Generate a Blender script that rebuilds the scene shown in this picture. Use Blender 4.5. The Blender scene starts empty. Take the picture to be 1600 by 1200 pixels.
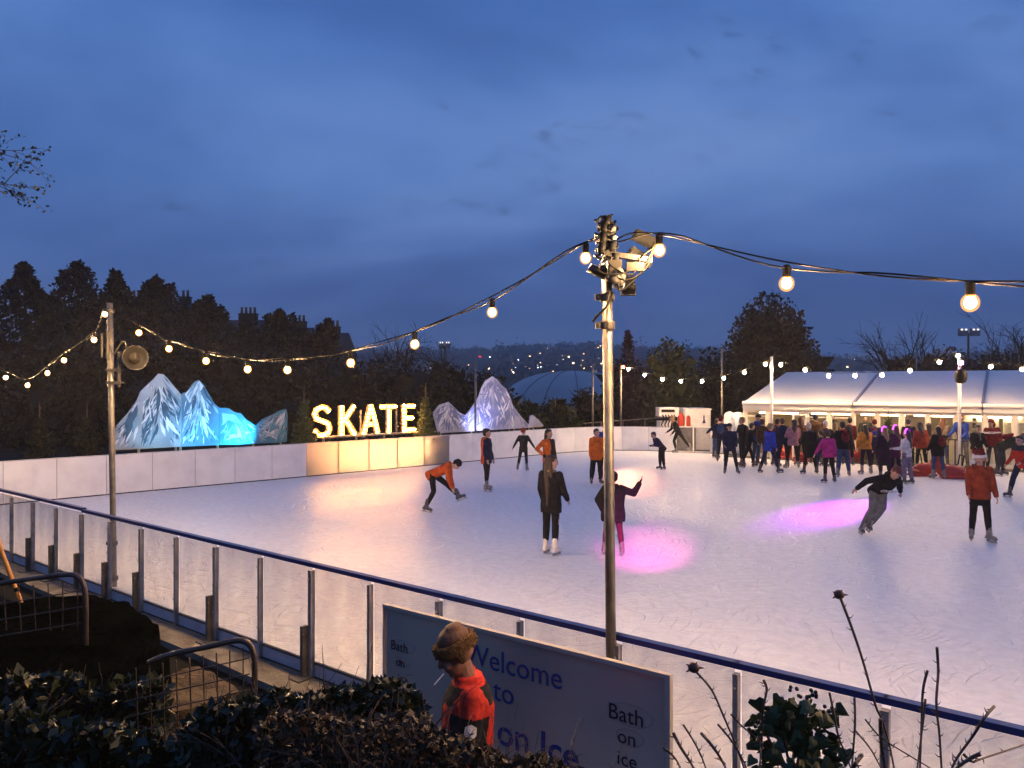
import bpy, bmesh, math, random
import numpy as np
from mathutils import Vector, Matrix, Euler, noise
random.seed(7); RNG = np.random.default_rng(7)
R = math.radians; PI = math.pi
scene = bpy.context.scene
C = scene.collection

# ------------------------------------------------------------------ camera
cam_d = bpy.data.cameras.new("camera"); cam = bpy.data.objects.new("camera", cam_d); C.objects.link(cam)
CH = 2.9
cam.location = (0, 0, CH); cam.rotation_euler = (R(90), 0, 0)
cam_d.lens = 27.0; cam_d.sensor_width = 36.0; cam_d.clip_end = 8000; cam_d.clip_start = 0.05
scene.camera = cam
# ------------------------------------------------------------------ world
w = bpy.data.worlds.new("World"); scene.world = w; w.use_nodes = True
def build_world():
    nt = w.node_tree; N = nt.nodes; L = nt.links
    N.clear()
    out = N.new('ShaderNodeOutputWorld'); bg = N.new('ShaderNodeBackground'); L.new(bg.outputs[0], out.inputs[0])
    tc = N.new('ShaderNodeTexCoord'); sep = N.new('ShaderNodeSeparateXYZ'); L.new(tc.outputs['Generated'], sep.inputs[0])
    def math_(op, a, b=None, clamp=False):
        n = N.new('ShaderNodeMath'); n.operation = op; n.use_clamp = clamp
        for i, v in enumerate((a, b)):
            if v is None: continue
            if isinstance(v, (int, float)): n.inputs[i].default_value = v
            else: L.new(v, n.inputs[i])
        return n.outputs[0]
    # cloud deck coordinates: looking up through a flat layer
    zc = math_('ADD', math_('MAXIMUM', sep.outputs[2], 0.0), 0.38)
    comb = N.new('ShaderNodeCombineXYZ')
    L.new(math_('DIVIDE', sep.outputs[0], zc), comb.inputs[0]); L.new(math_('DIVIDE', sep.outputs[1], zc), comb.inputs[1])
    def noise_(scale, det, rough, loc, sc=(1, 1, 1), dist=0.0):
        mp = N.new('ShaderNodeMapping'); mp.inputs['Location'].default_value = loc; mp.inputs['Scale'].default_value = sc
        L.new(comb.outputs[0], mp.inputs[0])
        n = N.new('ShaderNodeTexNoise'); n.inputs['Scale'].default_value = scale; n.inputs['Detail'].default_value = det
        n.inputs['Roughness'].default_value = rough; n.inputs['Distortion'].default_value = dist
        L.new(mp.outputs[0], n.inputs['Vector']); return n.outputs['Fac']
    def ramp(fac, stops):
        r = N.new('ShaderNodeValToRGB'); L.new(fac, r.inputs[0])
        el = r.color_ramp.elements
        while len(el) < len(stops): el.new(0.5)
        for e, (p, c) in zip(el, stops): e.position = p; e.color = (*c, 1)
        r.color_ramp.interpolation = 'B_SPLINE'
        return r.outputs[0]
    big = noise_(1.15, 4, 0.5, (3.1, 7.3, 0), (1, 1.5, 1), 0.3)
    base = ramp(big, [(0.30, (0.034, 0.092, 0.300)), (0.44, (0.054, 0.134, 0.395)), (0.55, (0.088, 0.190, 0.500)), (0.72, (0.140, 0.250, 0.560))])
    # broad brighter break in the cloud, and blue patches
    wisp = noise_(7.5, 5, 0.62, (9.0, 1.4, 0), (1.0, 1.5, 1), 0.5)
    wm = ramp(wisp, [(0.585, (0, 0, 0)), (0.70, (1, 1, 1))])
    msk = ramp(noise_(1.6, 2, 0.5, (2.0, 5.5, 0)), [(0.46, (0, 0, 0)), (0.60, (1, 1, 1))])
    mix = N.new('ShaderNodeMixRGB'); L.new(math_('MULTIPLY', math_('MULTIPLY', wm, msk), 0.8), mix.inputs[0]); L.new(base, mix.inputs[1]); mix.inputs[2].default_value = (0.034, 0.066, 0.190, 1)
    # brightness with elevation: an overcast dusk sky is brightest overhead
    el = ramp(sep.outputs[2], [(0.0, (1.10, 0.90, 0.82)), (0.11, (0.78, 0.74, 0.78)), (0.26, (1.25, 1.15, 1.02)), (0.46, (0.55, 0.72, 0.80))])
    m2 = N.new('ShaderNodeMixRGB'); m2.blend_type = 'MULTIPLY'; m2.inputs[0].default_value = 1; L.new(mix.outputs[0], m2.inputs[1]); L.new(el, m2.inputs[2])
    # a touch of the physical sky
    sky = N.new('ShaderNodeTexSky'); sky.sky_type = 'NISHITA'; sky.sun_disc = False; sky.sun_elevation = R(-3); sky.sun_rotation = R(200)
    sm = N.new('ShaderNodeMixRGB'); sm.blend_type = 'ADD'; sm.inputs[0].default_value = 0.10; L.new(m2.outputs[0], sm.inputs[1]); L.new(sky.outputs[0], sm.inputs[2])
    up = N.new('ShaderNodeMapRange'); L.new(sep.outputs[2], up.inputs[0]); up.inputs[1].default_value = 0.5; up.inputs[2].default_value = 1.0; up.inputs[3].default_value = 1.28; up.inputs[4].default_value = 1.75
    L.new(sm.outputs[0], bg.inputs[0]); L.new(up.outputs[0], bg.inputs[1])
build_world()
vs = scene.view_settings; vs.view_transform = 'Standard'; vs.look = 'None'; vs.exposure = 0.15; vs.gamma = 1; vs.use_curve_mapping = False
scene.display_settings.display_device = 'sRGB'
cy = scene.cycles
cy.use_denoising = True; cy.sample_clamp_indirect = 60.0; cy.sample_clamp_direct = 0; cy.max_bounces = 7; cy.transparent_max_bounces = 16
cy.use_light_tree = True; cy.caustics_reflective = False; cy.caustics_refractive = False
BULB = 1450.0          # strength of a festoon bulb
# ------------------------------------------------------------------ materials
MATS = {}
def nodes_of(m): return m.node_tree.nodes, m.node_tree.links
def mat(name, col, rough=0.6, metal=0.0, var=0.15, scale=6.0, bump=0.0, bscale=40.0, emit=None, spec=None, trans=0.0):
    if name in MATS: return MATS[name]
    m = bpy.data.materials.new(name); m.use_nodes = True; MATS[name] = m
    N, L = nodes_of(m); b = N['Principled BSDF']
    b.inputs['Roughness'].default_value = rough; b.inputs['Metallic'].default_value = metal
    if spec is not None: b.inputs['Specular IOR Level'].default_value = spec
    tc = N.new('ShaderNodeTexCoord')
    n = N.new('ShaderNodeTexNoise'); n.inputs['Scale'].default_value = scale; n.inputs['Detail'].default_value = 4; L.new(tc.outputs['Object'], n.inputs['Vector'])
    r = N.new('ShaderNodeValToRGB'); L.new(n.outputs['Fac'], r.inputs[0])
    r.color_ramp.elements[0].position = 0.3; r.color_ramp.elements[1].position = 0.7
    r.color_ramp.elements[0].color = (*[c * (1 - var) for c in col], 1); r.color_ramp.elements[1].color = (*[min(1, c * (1 + var)) for c in col], 1)
    L.new(r.outputs[0], b.inputs['Base Color'])
    if rough > .84 and spec is None: b.inputs['Specular IOR Level'].default_value = .12
    if bump:
        n2 = N.new('ShaderNodeTexNoise'); n2.inputs['Scale'].default_value = bscale; n2.inputs['Detail'].default_value = 5; L.new(tc.outputs['Object'], n2.inputs['Vector'])
        bp = N.new('ShaderNodeBump'); bp.inputs['Strength'].default_value = bump; bp.inputs['Distance'].default_value = 0.02; L.new(n2.outputs['Fac'], bp.inputs['Height']); L.new(bp.outputs[0], b.inputs['Normal'])
    if emit:
        b.inputs['Emission Color'].default_value = (*emit[0], 1); b.inputs['Emission Strength'].default_value = emit[1]
    return m
def emat(name, col, s):
    if name in MATS: return MATS[name]
    m = bpy.data.materials.new(name); m.use_nodes = True; MATS[name] = m
    N, L = nodes_of(m); N.clear(); o = N.new('ShaderNodeOutputMaterial'); e = N.new('ShaderNodeEmission'); L.new(e.outputs[0], o.inputs[0])
    e.inputs[0].default_value = (*col, 1); e.inputs[1].default_value = s; return m
def glassmat(name, tint, refl=0.08, rough=0.02, dirt=0.10):
    m = bpy.data.materials.new(name); m.use_nodes = True; MATS[name] = m
    N, L = nodes_of(m); N.clear(); o = N.new('ShaderNodeOutputMaterial')
    t = N.new('ShaderNodeBsdfTransparent'); t.inputs[0].default_value = (*tint, 1)
    g = N.new('ShaderNodeBsdfGlossy'); g.inputs['Roughness'].default_value = rough; g.inputs[0].default_value = (.9, .9, .9, 1)
    d = N.new('ShaderNodeBsdfDiffuse'); d.inputs[0].default_value = (.8, .78, .76, 1)
    ge = N.new('ShaderNodeNewGeometry'); dt = N.new('ShaderNodeVectorMath'); dt.operation = 'DOT_PRODUCT'; L.new(ge.outputs['Incoming'], dt.inputs[0]); L.new(ge.outputs['Normal'], dt.inputs[1])
    ab = N.new('ShaderNodeMath'); ab.operation = 'ABSOLUTE'; L.new(dt.outputs['Value'], ab.inputs[0]); su = N.new('ShaderNodeMath'); su.operation = 'SUBTRACT'; su.inputs[0].default_value = 1; L.new(ab.outputs[0], su.inputs[1])
    pw = N.new('ShaderNodeMath'); pw.operation = 'POWER'; pw.inputs[1].default_value = 5; L.new(su.outputs[0], pw.inputs[0])
    f = N.new('ShaderNodeMath'); f.operation = 'MULTIPLY_ADD'; f.inputs[1].default_value = .5; f.inputs[2].default_value = .025; L.new(pw.outputs[0], f.inputs[0])
    n = N.new('ShaderNodeTexNoise'); n.inputs['Scale'].default_value = 3; n.inputs['Detail'].default_value = 6
    mr = N.new('ShaderNodeMath'); mr.operation = 'MULTIPLY'; mr.inputs[1].default_value = dirt * 2; L.new(n.outputs['Fac'], mr.inputs[0])
    m1 = N.new('ShaderNodeMixShader'); L.new(mr.outputs[0], m1.inputs[0]); L.new(t.outputs[0], m1.inputs[1]); L.new(d.outputs[0], m1.inputs[2])
    m2 = N.new('ShaderNodeMixShader'); L.new(f.outputs[0], m2.inputs[0]); L.new(m1.outputs[0], m2.inputs[1]); L.new(g.outputs[0], m2.inputs[2]); L.new(m2.outputs[0], o.inputs[0])
    return m
M_glass = glassmat('glass', (.86, .86, .86))
M_glass2 = glassmat('window_glass', (.93, .95, .95), dirt=.02)
M_steel = mat('galvanised_steel', (.22, .20, .165), .48, .7, .3, 9, .10, 60)
M_steeld = mat('dull_steel', (.085, .078, .068), .55, .5, .3, 7, .1, 60)
M_black = mat('black_plastic', (.0045, .0045, .005), .75, 0, .3, 20, spec=.2)
M_blackmet = mat('black_metal', (.006, .006, .0065), .6, .0, .3, 20, spec=.15)
M_blue = mat('blue_rail', (.006, .018, .11), .34, 0, .25, 8, .05, 80)
M_white = mat('white_paint', (.72, .70, .66), .5, 0, .06, 4)
M_cream = mat('cream_frame', (.66, .60, .48), .5, 0, .08, 4)
M_post = mat('post_grey', (.26, .25, .24), .5, .35, .25, 9, .08, 60)
M_conc = mat('concrete', (.13, .115, .09), .85, 0, .4, 5, .5, 25)
M_bulb = emat('bulb_glow', (1.0, .64, .34), BULB * 2.6)
def globemat():
    m = bpy.data.materials.new('globe_glass'); m.use_nodes = True; MATS['globe_glass'] = m; N, L = nodes_of(m); N.clear(); o = N.new('ShaderNodeOutputMaterial')
    t = N.new('ShaderNodeBsdfTransparent'); t.inputs[0].default_value = (1, .93, .80, 1); e = N.new('ShaderNodeEmission'); e.inputs[0].default_value = (1, .40, .06, 1); e.inputs[1].default_value = .62
    a = N.new('ShaderNodeAddShader'); L.new(t.outputs[0], a.inputs[0]); L.new(e.outputs[0], a.inputs[1]); L.new(a.outputs[0], o.inputs[0]); m.cycles.emission_sampling = 'NONE'; return m
M_globe = globemat()
M_bulbf = emat('far_bulb_glow', (1.0, .62, .30), BULB * .62)
M_wood = mat('timber', (.30, .22, .13), .7, 0, .3, 8, .2, 30)
M_voiddark = mat('void_dark', (.020, .018, .014), .95, 0, .5, 1.5, .6, 12)
def leafmat(name, c1, c2, rough=.55):
    m = bpy.data.materials.new(name); m.use_nodes = True; MATS[name] = m
    N, L = nodes_of(m); b = N['Principled BSDF']; b.inputs['Roughness'].default_value = rough; b.inputs['Specular IOR Level'].default_value = .3
    g = N.new('ShaderNodeNewGeometry'); r = N.new('ShaderNodeValToRGB'); L.new(g.outputs['Random Per Island'], r.inputs[0])
    r.color_ramp.elements[0].color = (*c1, 1); r.color_ramp.elements[1].color = (*c2, 1); L.new(r.outputs[0], b.inputs['Base Color']); return m
M_dark_leaf = leafmat('dark_foliage', (.0022, .003, .002), (.007, .008, .0045))
M_green_leaf = leafmat('green_foliage', (.014, .020, .008), (.045, .052, .020))
M_fir = leafmat('fir_needles', (.03, .045, .014), (.12, .14, .045), .6)
M_ivy = leafmat('ivy_leaf', (.005, .009, .003), (.022, .030, .009), .4)
M_brownleaf = leafmat('dry_leaf', (.008, .006, .003), (.085, .048, .020), .6)
M_bark = mat('bark', (.035, .028, .022), .9, 0, .4, 6, .5, 20)

# ------------------------------------------------------------------ tagging
def tag(o, label=None, cat=None, group=None, kind=None):
    if label: o['label'] = label
    if cat: o['category'] = cat
    if group: o['group'] = group
    if kind: o['kind'] = kind
    return o
def empty(name, loc, label, cat, group=None, rz=0):
    o = bpy.data.objects.new(name, None); C.objects.link(o); o.location = loc; o.rotation_euler = (0, 0, rz); o.empty_display_size = .1
    return tag(o, label, cat, group)
# ------------------------------------------------------------------ mesh bucket
def frame(d):
    d = Vector(d).normalized(); a = Vector((0, 0, 1)) if abs(d.z) < .95 else Vector((1, 0, 0))
    x = a.cross(d).normalized(); y = d.cross(x); return x, y, d
class MB:
    def __init__(s): s.v = []; s.f = []; s.m = []
    def add(s, vs, fs, mi=0):
        k = len(s.v); s.v += [tuple(v) for v in vs]; s.f += [tuple(i + k for i in f) for f in fs]; s.m += [mi] * len(fs); return s
    def box(s, c, size, rz=0, mi=0, M=None):
        hx, hy, hz = [a / 2 for a in size]
        vs = [Vector((x * hx, y * hy, z * hz)) for z in (-1, 1) for y in (-1, 1) for x in (-1, 1)]
        Rm = M if M is not None else Matrix.Rotation(rz, 3, 'Z')
        vs = [Rm @ v + Vector(c) for v in vs]
        return s.add(vs, [(0, 2, 3, 1), (4, 5, 7, 6), (0, 1, 5, 4), (2, 6, 7, 3), (0, 4, 6, 2), (1, 3, 7, 5)], mi)
    def beam(s, p0, p1, wd, ht, mi=0):
        p0 = Vector(p0); p1 = Vector(p1); d = p1 - p0; x, y, z = frame(d)
        vs = [p + x * a * wd / 2 + y * b * ht / 2 for p in (p0, p1) for a, b in ((-1, -1), (1, -1), (1, 1), (-1, 1))]
        return s.add(vs, [(3, 2, 1, 0), (4, 5, 6, 7), (0, 1, 5, 4), (1, 2, 6, 5), (2, 3, 7, 6), (3, 0, 4, 7)], mi)
    def tube(s, pts, rad, n=8, mi=0, cap=True):
        pts = [Vector(p) for p in pts]; m = len(pts)
        if not hasattr(rad, '__len__'): rad = [rad] * m
        vs = []; px = None
        for i, p in enumerate(pts):
            d = (pts[min(i + 1, m - 1)] - pts[max(i - 1, 0)])
            if d.length < 1e-9: d = Vector((0, 0, 1))
            x, y, z = frame(d)
            if px is not None:
                x = (px - z * px.dot(z)).normalized(); y = z.cross(x)
            px = x
            for k in range(n):
                a = 2 * PI * k / n; vs.append(p + (x * math.cos(a) + y * math.sin(a)) * rad[i])
        fs = [(i * n + k, i * n + (k + 1) % n, (i + 1) * n + (k + 1) % n, (i + 1) * n + k) for i in range(m - 1) for k in range(n)]
        if cap: fs += [tuple(range(n - 1, -1, -1)), tuple((m - 1) * n + k for k in range(n))]
        return s.add(vs, fs, mi)
    def ell(s, c, r, Rm=None, n=12, k=8, mi=0):
        if not hasattr(r, '__len__'): r = (r, r, r)
        vs = [Vector((0, 0, r[2]))]
        for i in range(1, k):
            t = PI * i / k
            for j in range(n):
                a = 2 * PI * j / n; vs.append(Vector((r[0] * math.sin(t) * math.cos(a), r[1] * math.sin(t) * math.sin(a), r[2] * math.cos(t))))
        vs.append(Vector((0, 0, -r[2])))
        fs = [(0, 1 + j, 1 + (j + 1) % n) for j in range(n)]
        for i in range(k - 2):
            fs += [(1 + i * n + j, 1 + (i + 1) * n + j, 1 + (i + 1) * n + (j + 1) % n, 1 + i * n + (j + 1) % n) for j in range(n)]
        b = 1 + (k - 2) * n; fs += [(b + j, len(vs) - 1, b + (j + 1) % n) for j in range(n)]
        if Rm is not None: vs = [Rm @ v for v in vs]
        c = Vector(c); return s.add([v + c for v in vs], fs, mi)
    def cap(s, p0, p1, r0, r1, n=10):
        s.tube([p0, p1], [r0, r1], n); s.ell(p0, r0, None, n, 6); s.ell(p1, r1, None, n, 6); return s
    def stack(s, rings, o, Rm, n=16, p=2.4):
        vs = []
        for (z, rx, ry, yo) in rings:
            for k in range(n):
                a = 2 * PI * k / n; ca, sa = math.cos(a), math.sin(a)
                x = rx * math.copysign(abs(ca) ** (2 / p), ca); y = ry * math.copysign(abs(sa) ** (2 / p), sa)
                vs.append(Rm @ Vector((x, y + yo, z)) + Vector(o))
        m = len(rings)
        fs = [(i * n + k, i * n + (k + 1) % n, (i + 1) * n + (k + 1) % n, (i + 1) * n + k) for i in range(m - 1) for k in range(n)]
        fs += [tuple(range(n - 1, -1, -1)), tuple((m - 1) * n + k for k in range(n))]
        return s.add(vs, fs)
    def lathe(s, prof, c=(0, 0, 0), ax=(0, 0, 1), n=16, mi=0):
        x, y, z = frame(ax); c = Vector(c); vs = []
        for (r, h) in prof:
            for k in range(n):
                a = 2 * PI * k / n; vs.append(c + z * h + (x * math.cos(a) + y * math.sin(a)) * max(r, 1e-4))
        m = len(prof)
        fs = [(i * n + k, i * n + (k + 1) % n, (i + 1) * n + (k + 1) % n, (i + 1) * n + k) for i in range(m - 1) for k in range(n)]
        fs += [tuple(range(n - 1, -1, -1)), tuple((m - 1) * n + k for k in range(n))]
        return s.add(vs, fs, mi)
    def mesh(s, name, mats):
        me = bpy.data.meshes.new(name); me.from_pydata(s.v, [], s.f)
        for m in (mats if isinstance(mats, (list, tuple)) else [mats]): me.materials.append(m)
        if any(s.m): me.polygons.foreach_set('material_index', s.m)
        me.update(); return me
    def build(s, name, mats, parent=None, smooth=False, world=True):
        """vertices are in world space; they are moved into the parent's frame"""
        me = s.mesh(name, mats); o = bpy.data.objects.new(name, me); C.objects.link(o)
        if parent is not None:
            o.parent = parent
            if world:
                mw = Matrix.LocRotScale(parent.location, parent.rotation_euler, parent.scale)
                p = parent.parent
                while p is not None:
                    mw = Matrix.LocRotScale(p.location, p.rotation_euler, p.scale) @ mw; p = p.parent
                me.transform(mw.inverted())
        if smooth: me.polygons.foreach_set('use_smooth', [True] * len(me.polygons))
        me.update(); return o
    def solo(s, name, mats, label, cat, group=None, kind=None, origin=None, smooth=False):
        """a thing that is one mesh: origin at its base"""
        o = s.build(name, mats, None, smooth)
        if origin is None:
            a = np.array(s.v); origin = ((a[:, 0].min() + a[:, 0].max()) / 2, (a[:, 1].min() + a[:, 1].max()) / 2, a[:, 2].min())
        o.data.transform(Matrix.Translation(-Vector(origin))); o.location = origin
        return tag(o, label, cat, group, kind)
def struct(name, mb, m, smooth=False):
    o = mb.build(name, m, None, smooth); o['kind'] = 'structure'; return o
def F(px, py):                     # ray slopes through a picture point (planning aid)
    return (px - 800) / 1200, (600 - py) / 1200
def P(px, py, D): a, b = F(px, py); return Vector((a * D, D, CH + b * D))
def G(px, py, z=0.0):              # point on level z
    a, b = F(px, py); D = (z - CH) / b; return Vector((a * D, D, z))
def PV(px, py, A, B):              # point on the vertical plane through A, B
    a, b = F(px, py); dx, dy = B[0] - A[0], B[1] - A[1]
    t = (a * A[1] - A[0]) / (dx - a * dy); y = A[1] + t * dy
    return Vector((A[0] + t * dx, y, CH + b * y))
def spline(pts, n=8):
    pts = [Vector(p) for p in pts]; out = []
    for i in range(len(pts) - 1):
        p0 = pts[max(i - 1, 0)]; p1 = pts[i]; p2 = pts[i + 1]; p3 = pts[min(i + 2, len(pts) - 1)]
        for k in range(n):
            t = k / n
            out.append(.5 * ((2 * p1) + (p2 - p0) * t + (2 * p0 - 5 * p1 + 4 * p2 - p3) * t * t + (3 * p1 - p0 - 3 * p2 + p3) * t ** 3))
    out.append(pts[-1]); return out
def dup(o, parent=None):
    c = o.copy(); C.objects.link(c); c.parent = parent
    for ch in [x for x in list(o.children)]: dup(ch, c)
    return c
BAKE = []                          # objects whose modifiers are applied together later
def remesh(o, voxel, smooth=2, post=None):
    m = o.modifiers.new('r', 'REMESH'); m.mode = 'VOXEL'; m.voxel_size = voxel; m.use_smooth_shade = True
    if smooth:
        s = o.modifiers.new('s', 'SMOOTH'); s.factor = .5; s.iterations = smooth
    BAKE.append((o, post)); return o
def bake_all():
    dg = bpy.context.evaluated_depsgraph_get(); dg.update()
    new = []
    for o, post in BAKE:
        mats = list(o.data.materials)
        me = bpy.data.meshes.new_from_object(o.evaluated_get(dg)); new.append((o, post, me, mats))
    for o, post, me, mats in new:
        if o.type == 'FONT':
            par = o.parent; mb_ = o.matrix_basis.copy(); nm = o.name.split('.')[0]
            n = bpy.data.objects.new('tmp', me); C.objects.link(n); n.parent = par; n.matrix_basis = mb_
            for k in ('label', 'category', 'group', 'kind'):
                if k in o: n[k] = o[k]
            bpy.data.objects.remove(o); n.name = nm
            continue
        o.modifiers.clear(); o.data = me
        if len(me.materials) < len(mats):
            me.materials.clear()
            for m in mats: me.materials.append(m)
        if post: post(o, me)
    BAKE.clear()
def text(name, body, m, size, M, parent, extrude=.002, align='LEFT', bold=0.0):
    cu = bpy.data.curves.new(name, 'FONT'); cu.body = body; cu.size = size; cu.extrude = extrude; cu.align_x = align; cu.resolution_u = 3; cu.offset = bold
    cu.materials.append(m); o = bpy.data.objects.new(name, cu); C.objects.link(o); o.parent = parent; o.matrix_basis = M
    BAKE.append((o, None)); return o
def leaves(mb_v, mb_f, pts, size, rng, flat=0.0, shape='leaf'):
    """adds one small bent leaf at every point"""
    n = len(pts); k0 = sum(len(a) for a in mb_v)
    d = rng.normal(size=(n, 3)); d /= np.linalg.norm(d, axis=1)[:, None]
    e = rng.normal(size=(n, 3)); e[:, 2] += flat; e = e - d * (e * d).sum(1)[:, None]; e /= np.linalg.norm(e, axis=1)[:, None] + 1e-9
    x = np.cross(d, e); s = size * rng.uniform(.6, 1.4, n)[:, None]
    v0 = pts; v1 = pts + d * s * .45 + x * s * .32 + e * s * .06; v2 = pts + d * s; v3 = pts + d * s * .45 - x * s * .32 + e * s * .06
    V = np.stack([v0, v1, v2, v3], 1).reshape(-1, 3); idx = np.arange(n)[:, None] * 4 + k0
    mb_v.append(V); mb_f.append(np.concatenate([idx, idx + 1, idx + 2, idx + 3], 1))
def leafobj(name, V, Fa, m, parent=None):
    V = np.concatenate(V); Fa = np.concatenate(Fa)
    me = bpy.data.meshes.new(name); me.vertices.add(len(V)); me.vertices.foreach_set('co', V.astype(np.float32).ravel())
    me.loops.add(Fa.size); me.loops.foreach_set('vertex_index', Fa.astype(np.int32).ravel())
    me.polygons.add(len(Fa)); me.polygons.foreach_set('loop_start', np.arange(0, Fa.size, 4, dtype=np.int32))
    me.update(calc_edges=True); me.validate(); me.materials.append(m)
    o = bpy.data.objects.new(name, me); C.objects.link(o)
    if parent is not None:
        o.parent = parent; me.transform(Matrix.LocRotScale(parent.location, parent.rotation_euler, parent.scale).inverted())
    return o
#@@SETTING
# ================================================================== SETTING
BD = Vector((.783, -.622, 0)); BN = Vector((.622, .783, 0)); BO = Vector((-1.99, 7.71, 0))     # near barrier: direction, normal into the rink, origin
def NB(t, n=0.0, z=0.0): p = BO + BD * t + BN * n; return Vector((p.x, p.y, z))
def MQ(u, v, z=0.0): return Vector((9.35 + .839 * u + .545 * v, 31 - .545 * u + .839 * v, z))    # marquee frame
MQR = -math.atan2(.545, .839)
def sstep(a, b, x): t = min(1, max(0, (x - a) / (b - a))); return t * t * (3 - 2 * t)
def ridge(th):
    return 1.0 + .10 * math.sin(th * 9 + 1) + .06 * math.sin(th * 23) - .22 * sstep(.25, .45, th)
def terrain(x, y, n):
    r = math.hypot(x, y); th = math.atan2(x, y)
    z = -.42 if n < 4.45 else -.06
    if y > 45: z += -2.5 * sstep(45, 110, y)
    z += sstep(230, 1250, r) * 53 * ridge(th) if y > 0 else 0
    z += 3.0 * noise.noise(Vector((x, y, 0)) * .008) * sstep(200, 600, r)
    return z
def build_ground():
    ns = [-400, -100, -30, -8, 0, 3, 4.3, 4.44, 4.46, 4.6, 6, 12, 25, 45, 60, 80, 110, 150, 200] + [250 + 45 * i for i in range(40)]
    us = [-2200 + 55 * i for i in range(29)] + [-620, -500, -400, -300, -220, -160, -110, -80, -60, -40, -25, -12, 0, 12, 25, 40, 60, 80, 110, 160, 220, 300, 400, 500, 620] + [660 + 55 * i for i in range(29)]
    mb = MB(); vs = []
    for n in ns:
        for u in us:
            p = BD * u + BN * n; vs.append((p.x, p.y, terrain(p.x, p.y, n)))
    W = len(us); fs = [(j * W + i, j * W + i + 1, (j + 1) * W + i + 1, (j + 1) * W + i) for j in range(len(ns) - 1) for i in range(W - 1)]
    mb.add(vs, fs)
    struct('ground', mb, mat('grass_ground', (.012, .013, .010), .95, 0, .5, .3, .5, 8), True)
build_ground()
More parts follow.
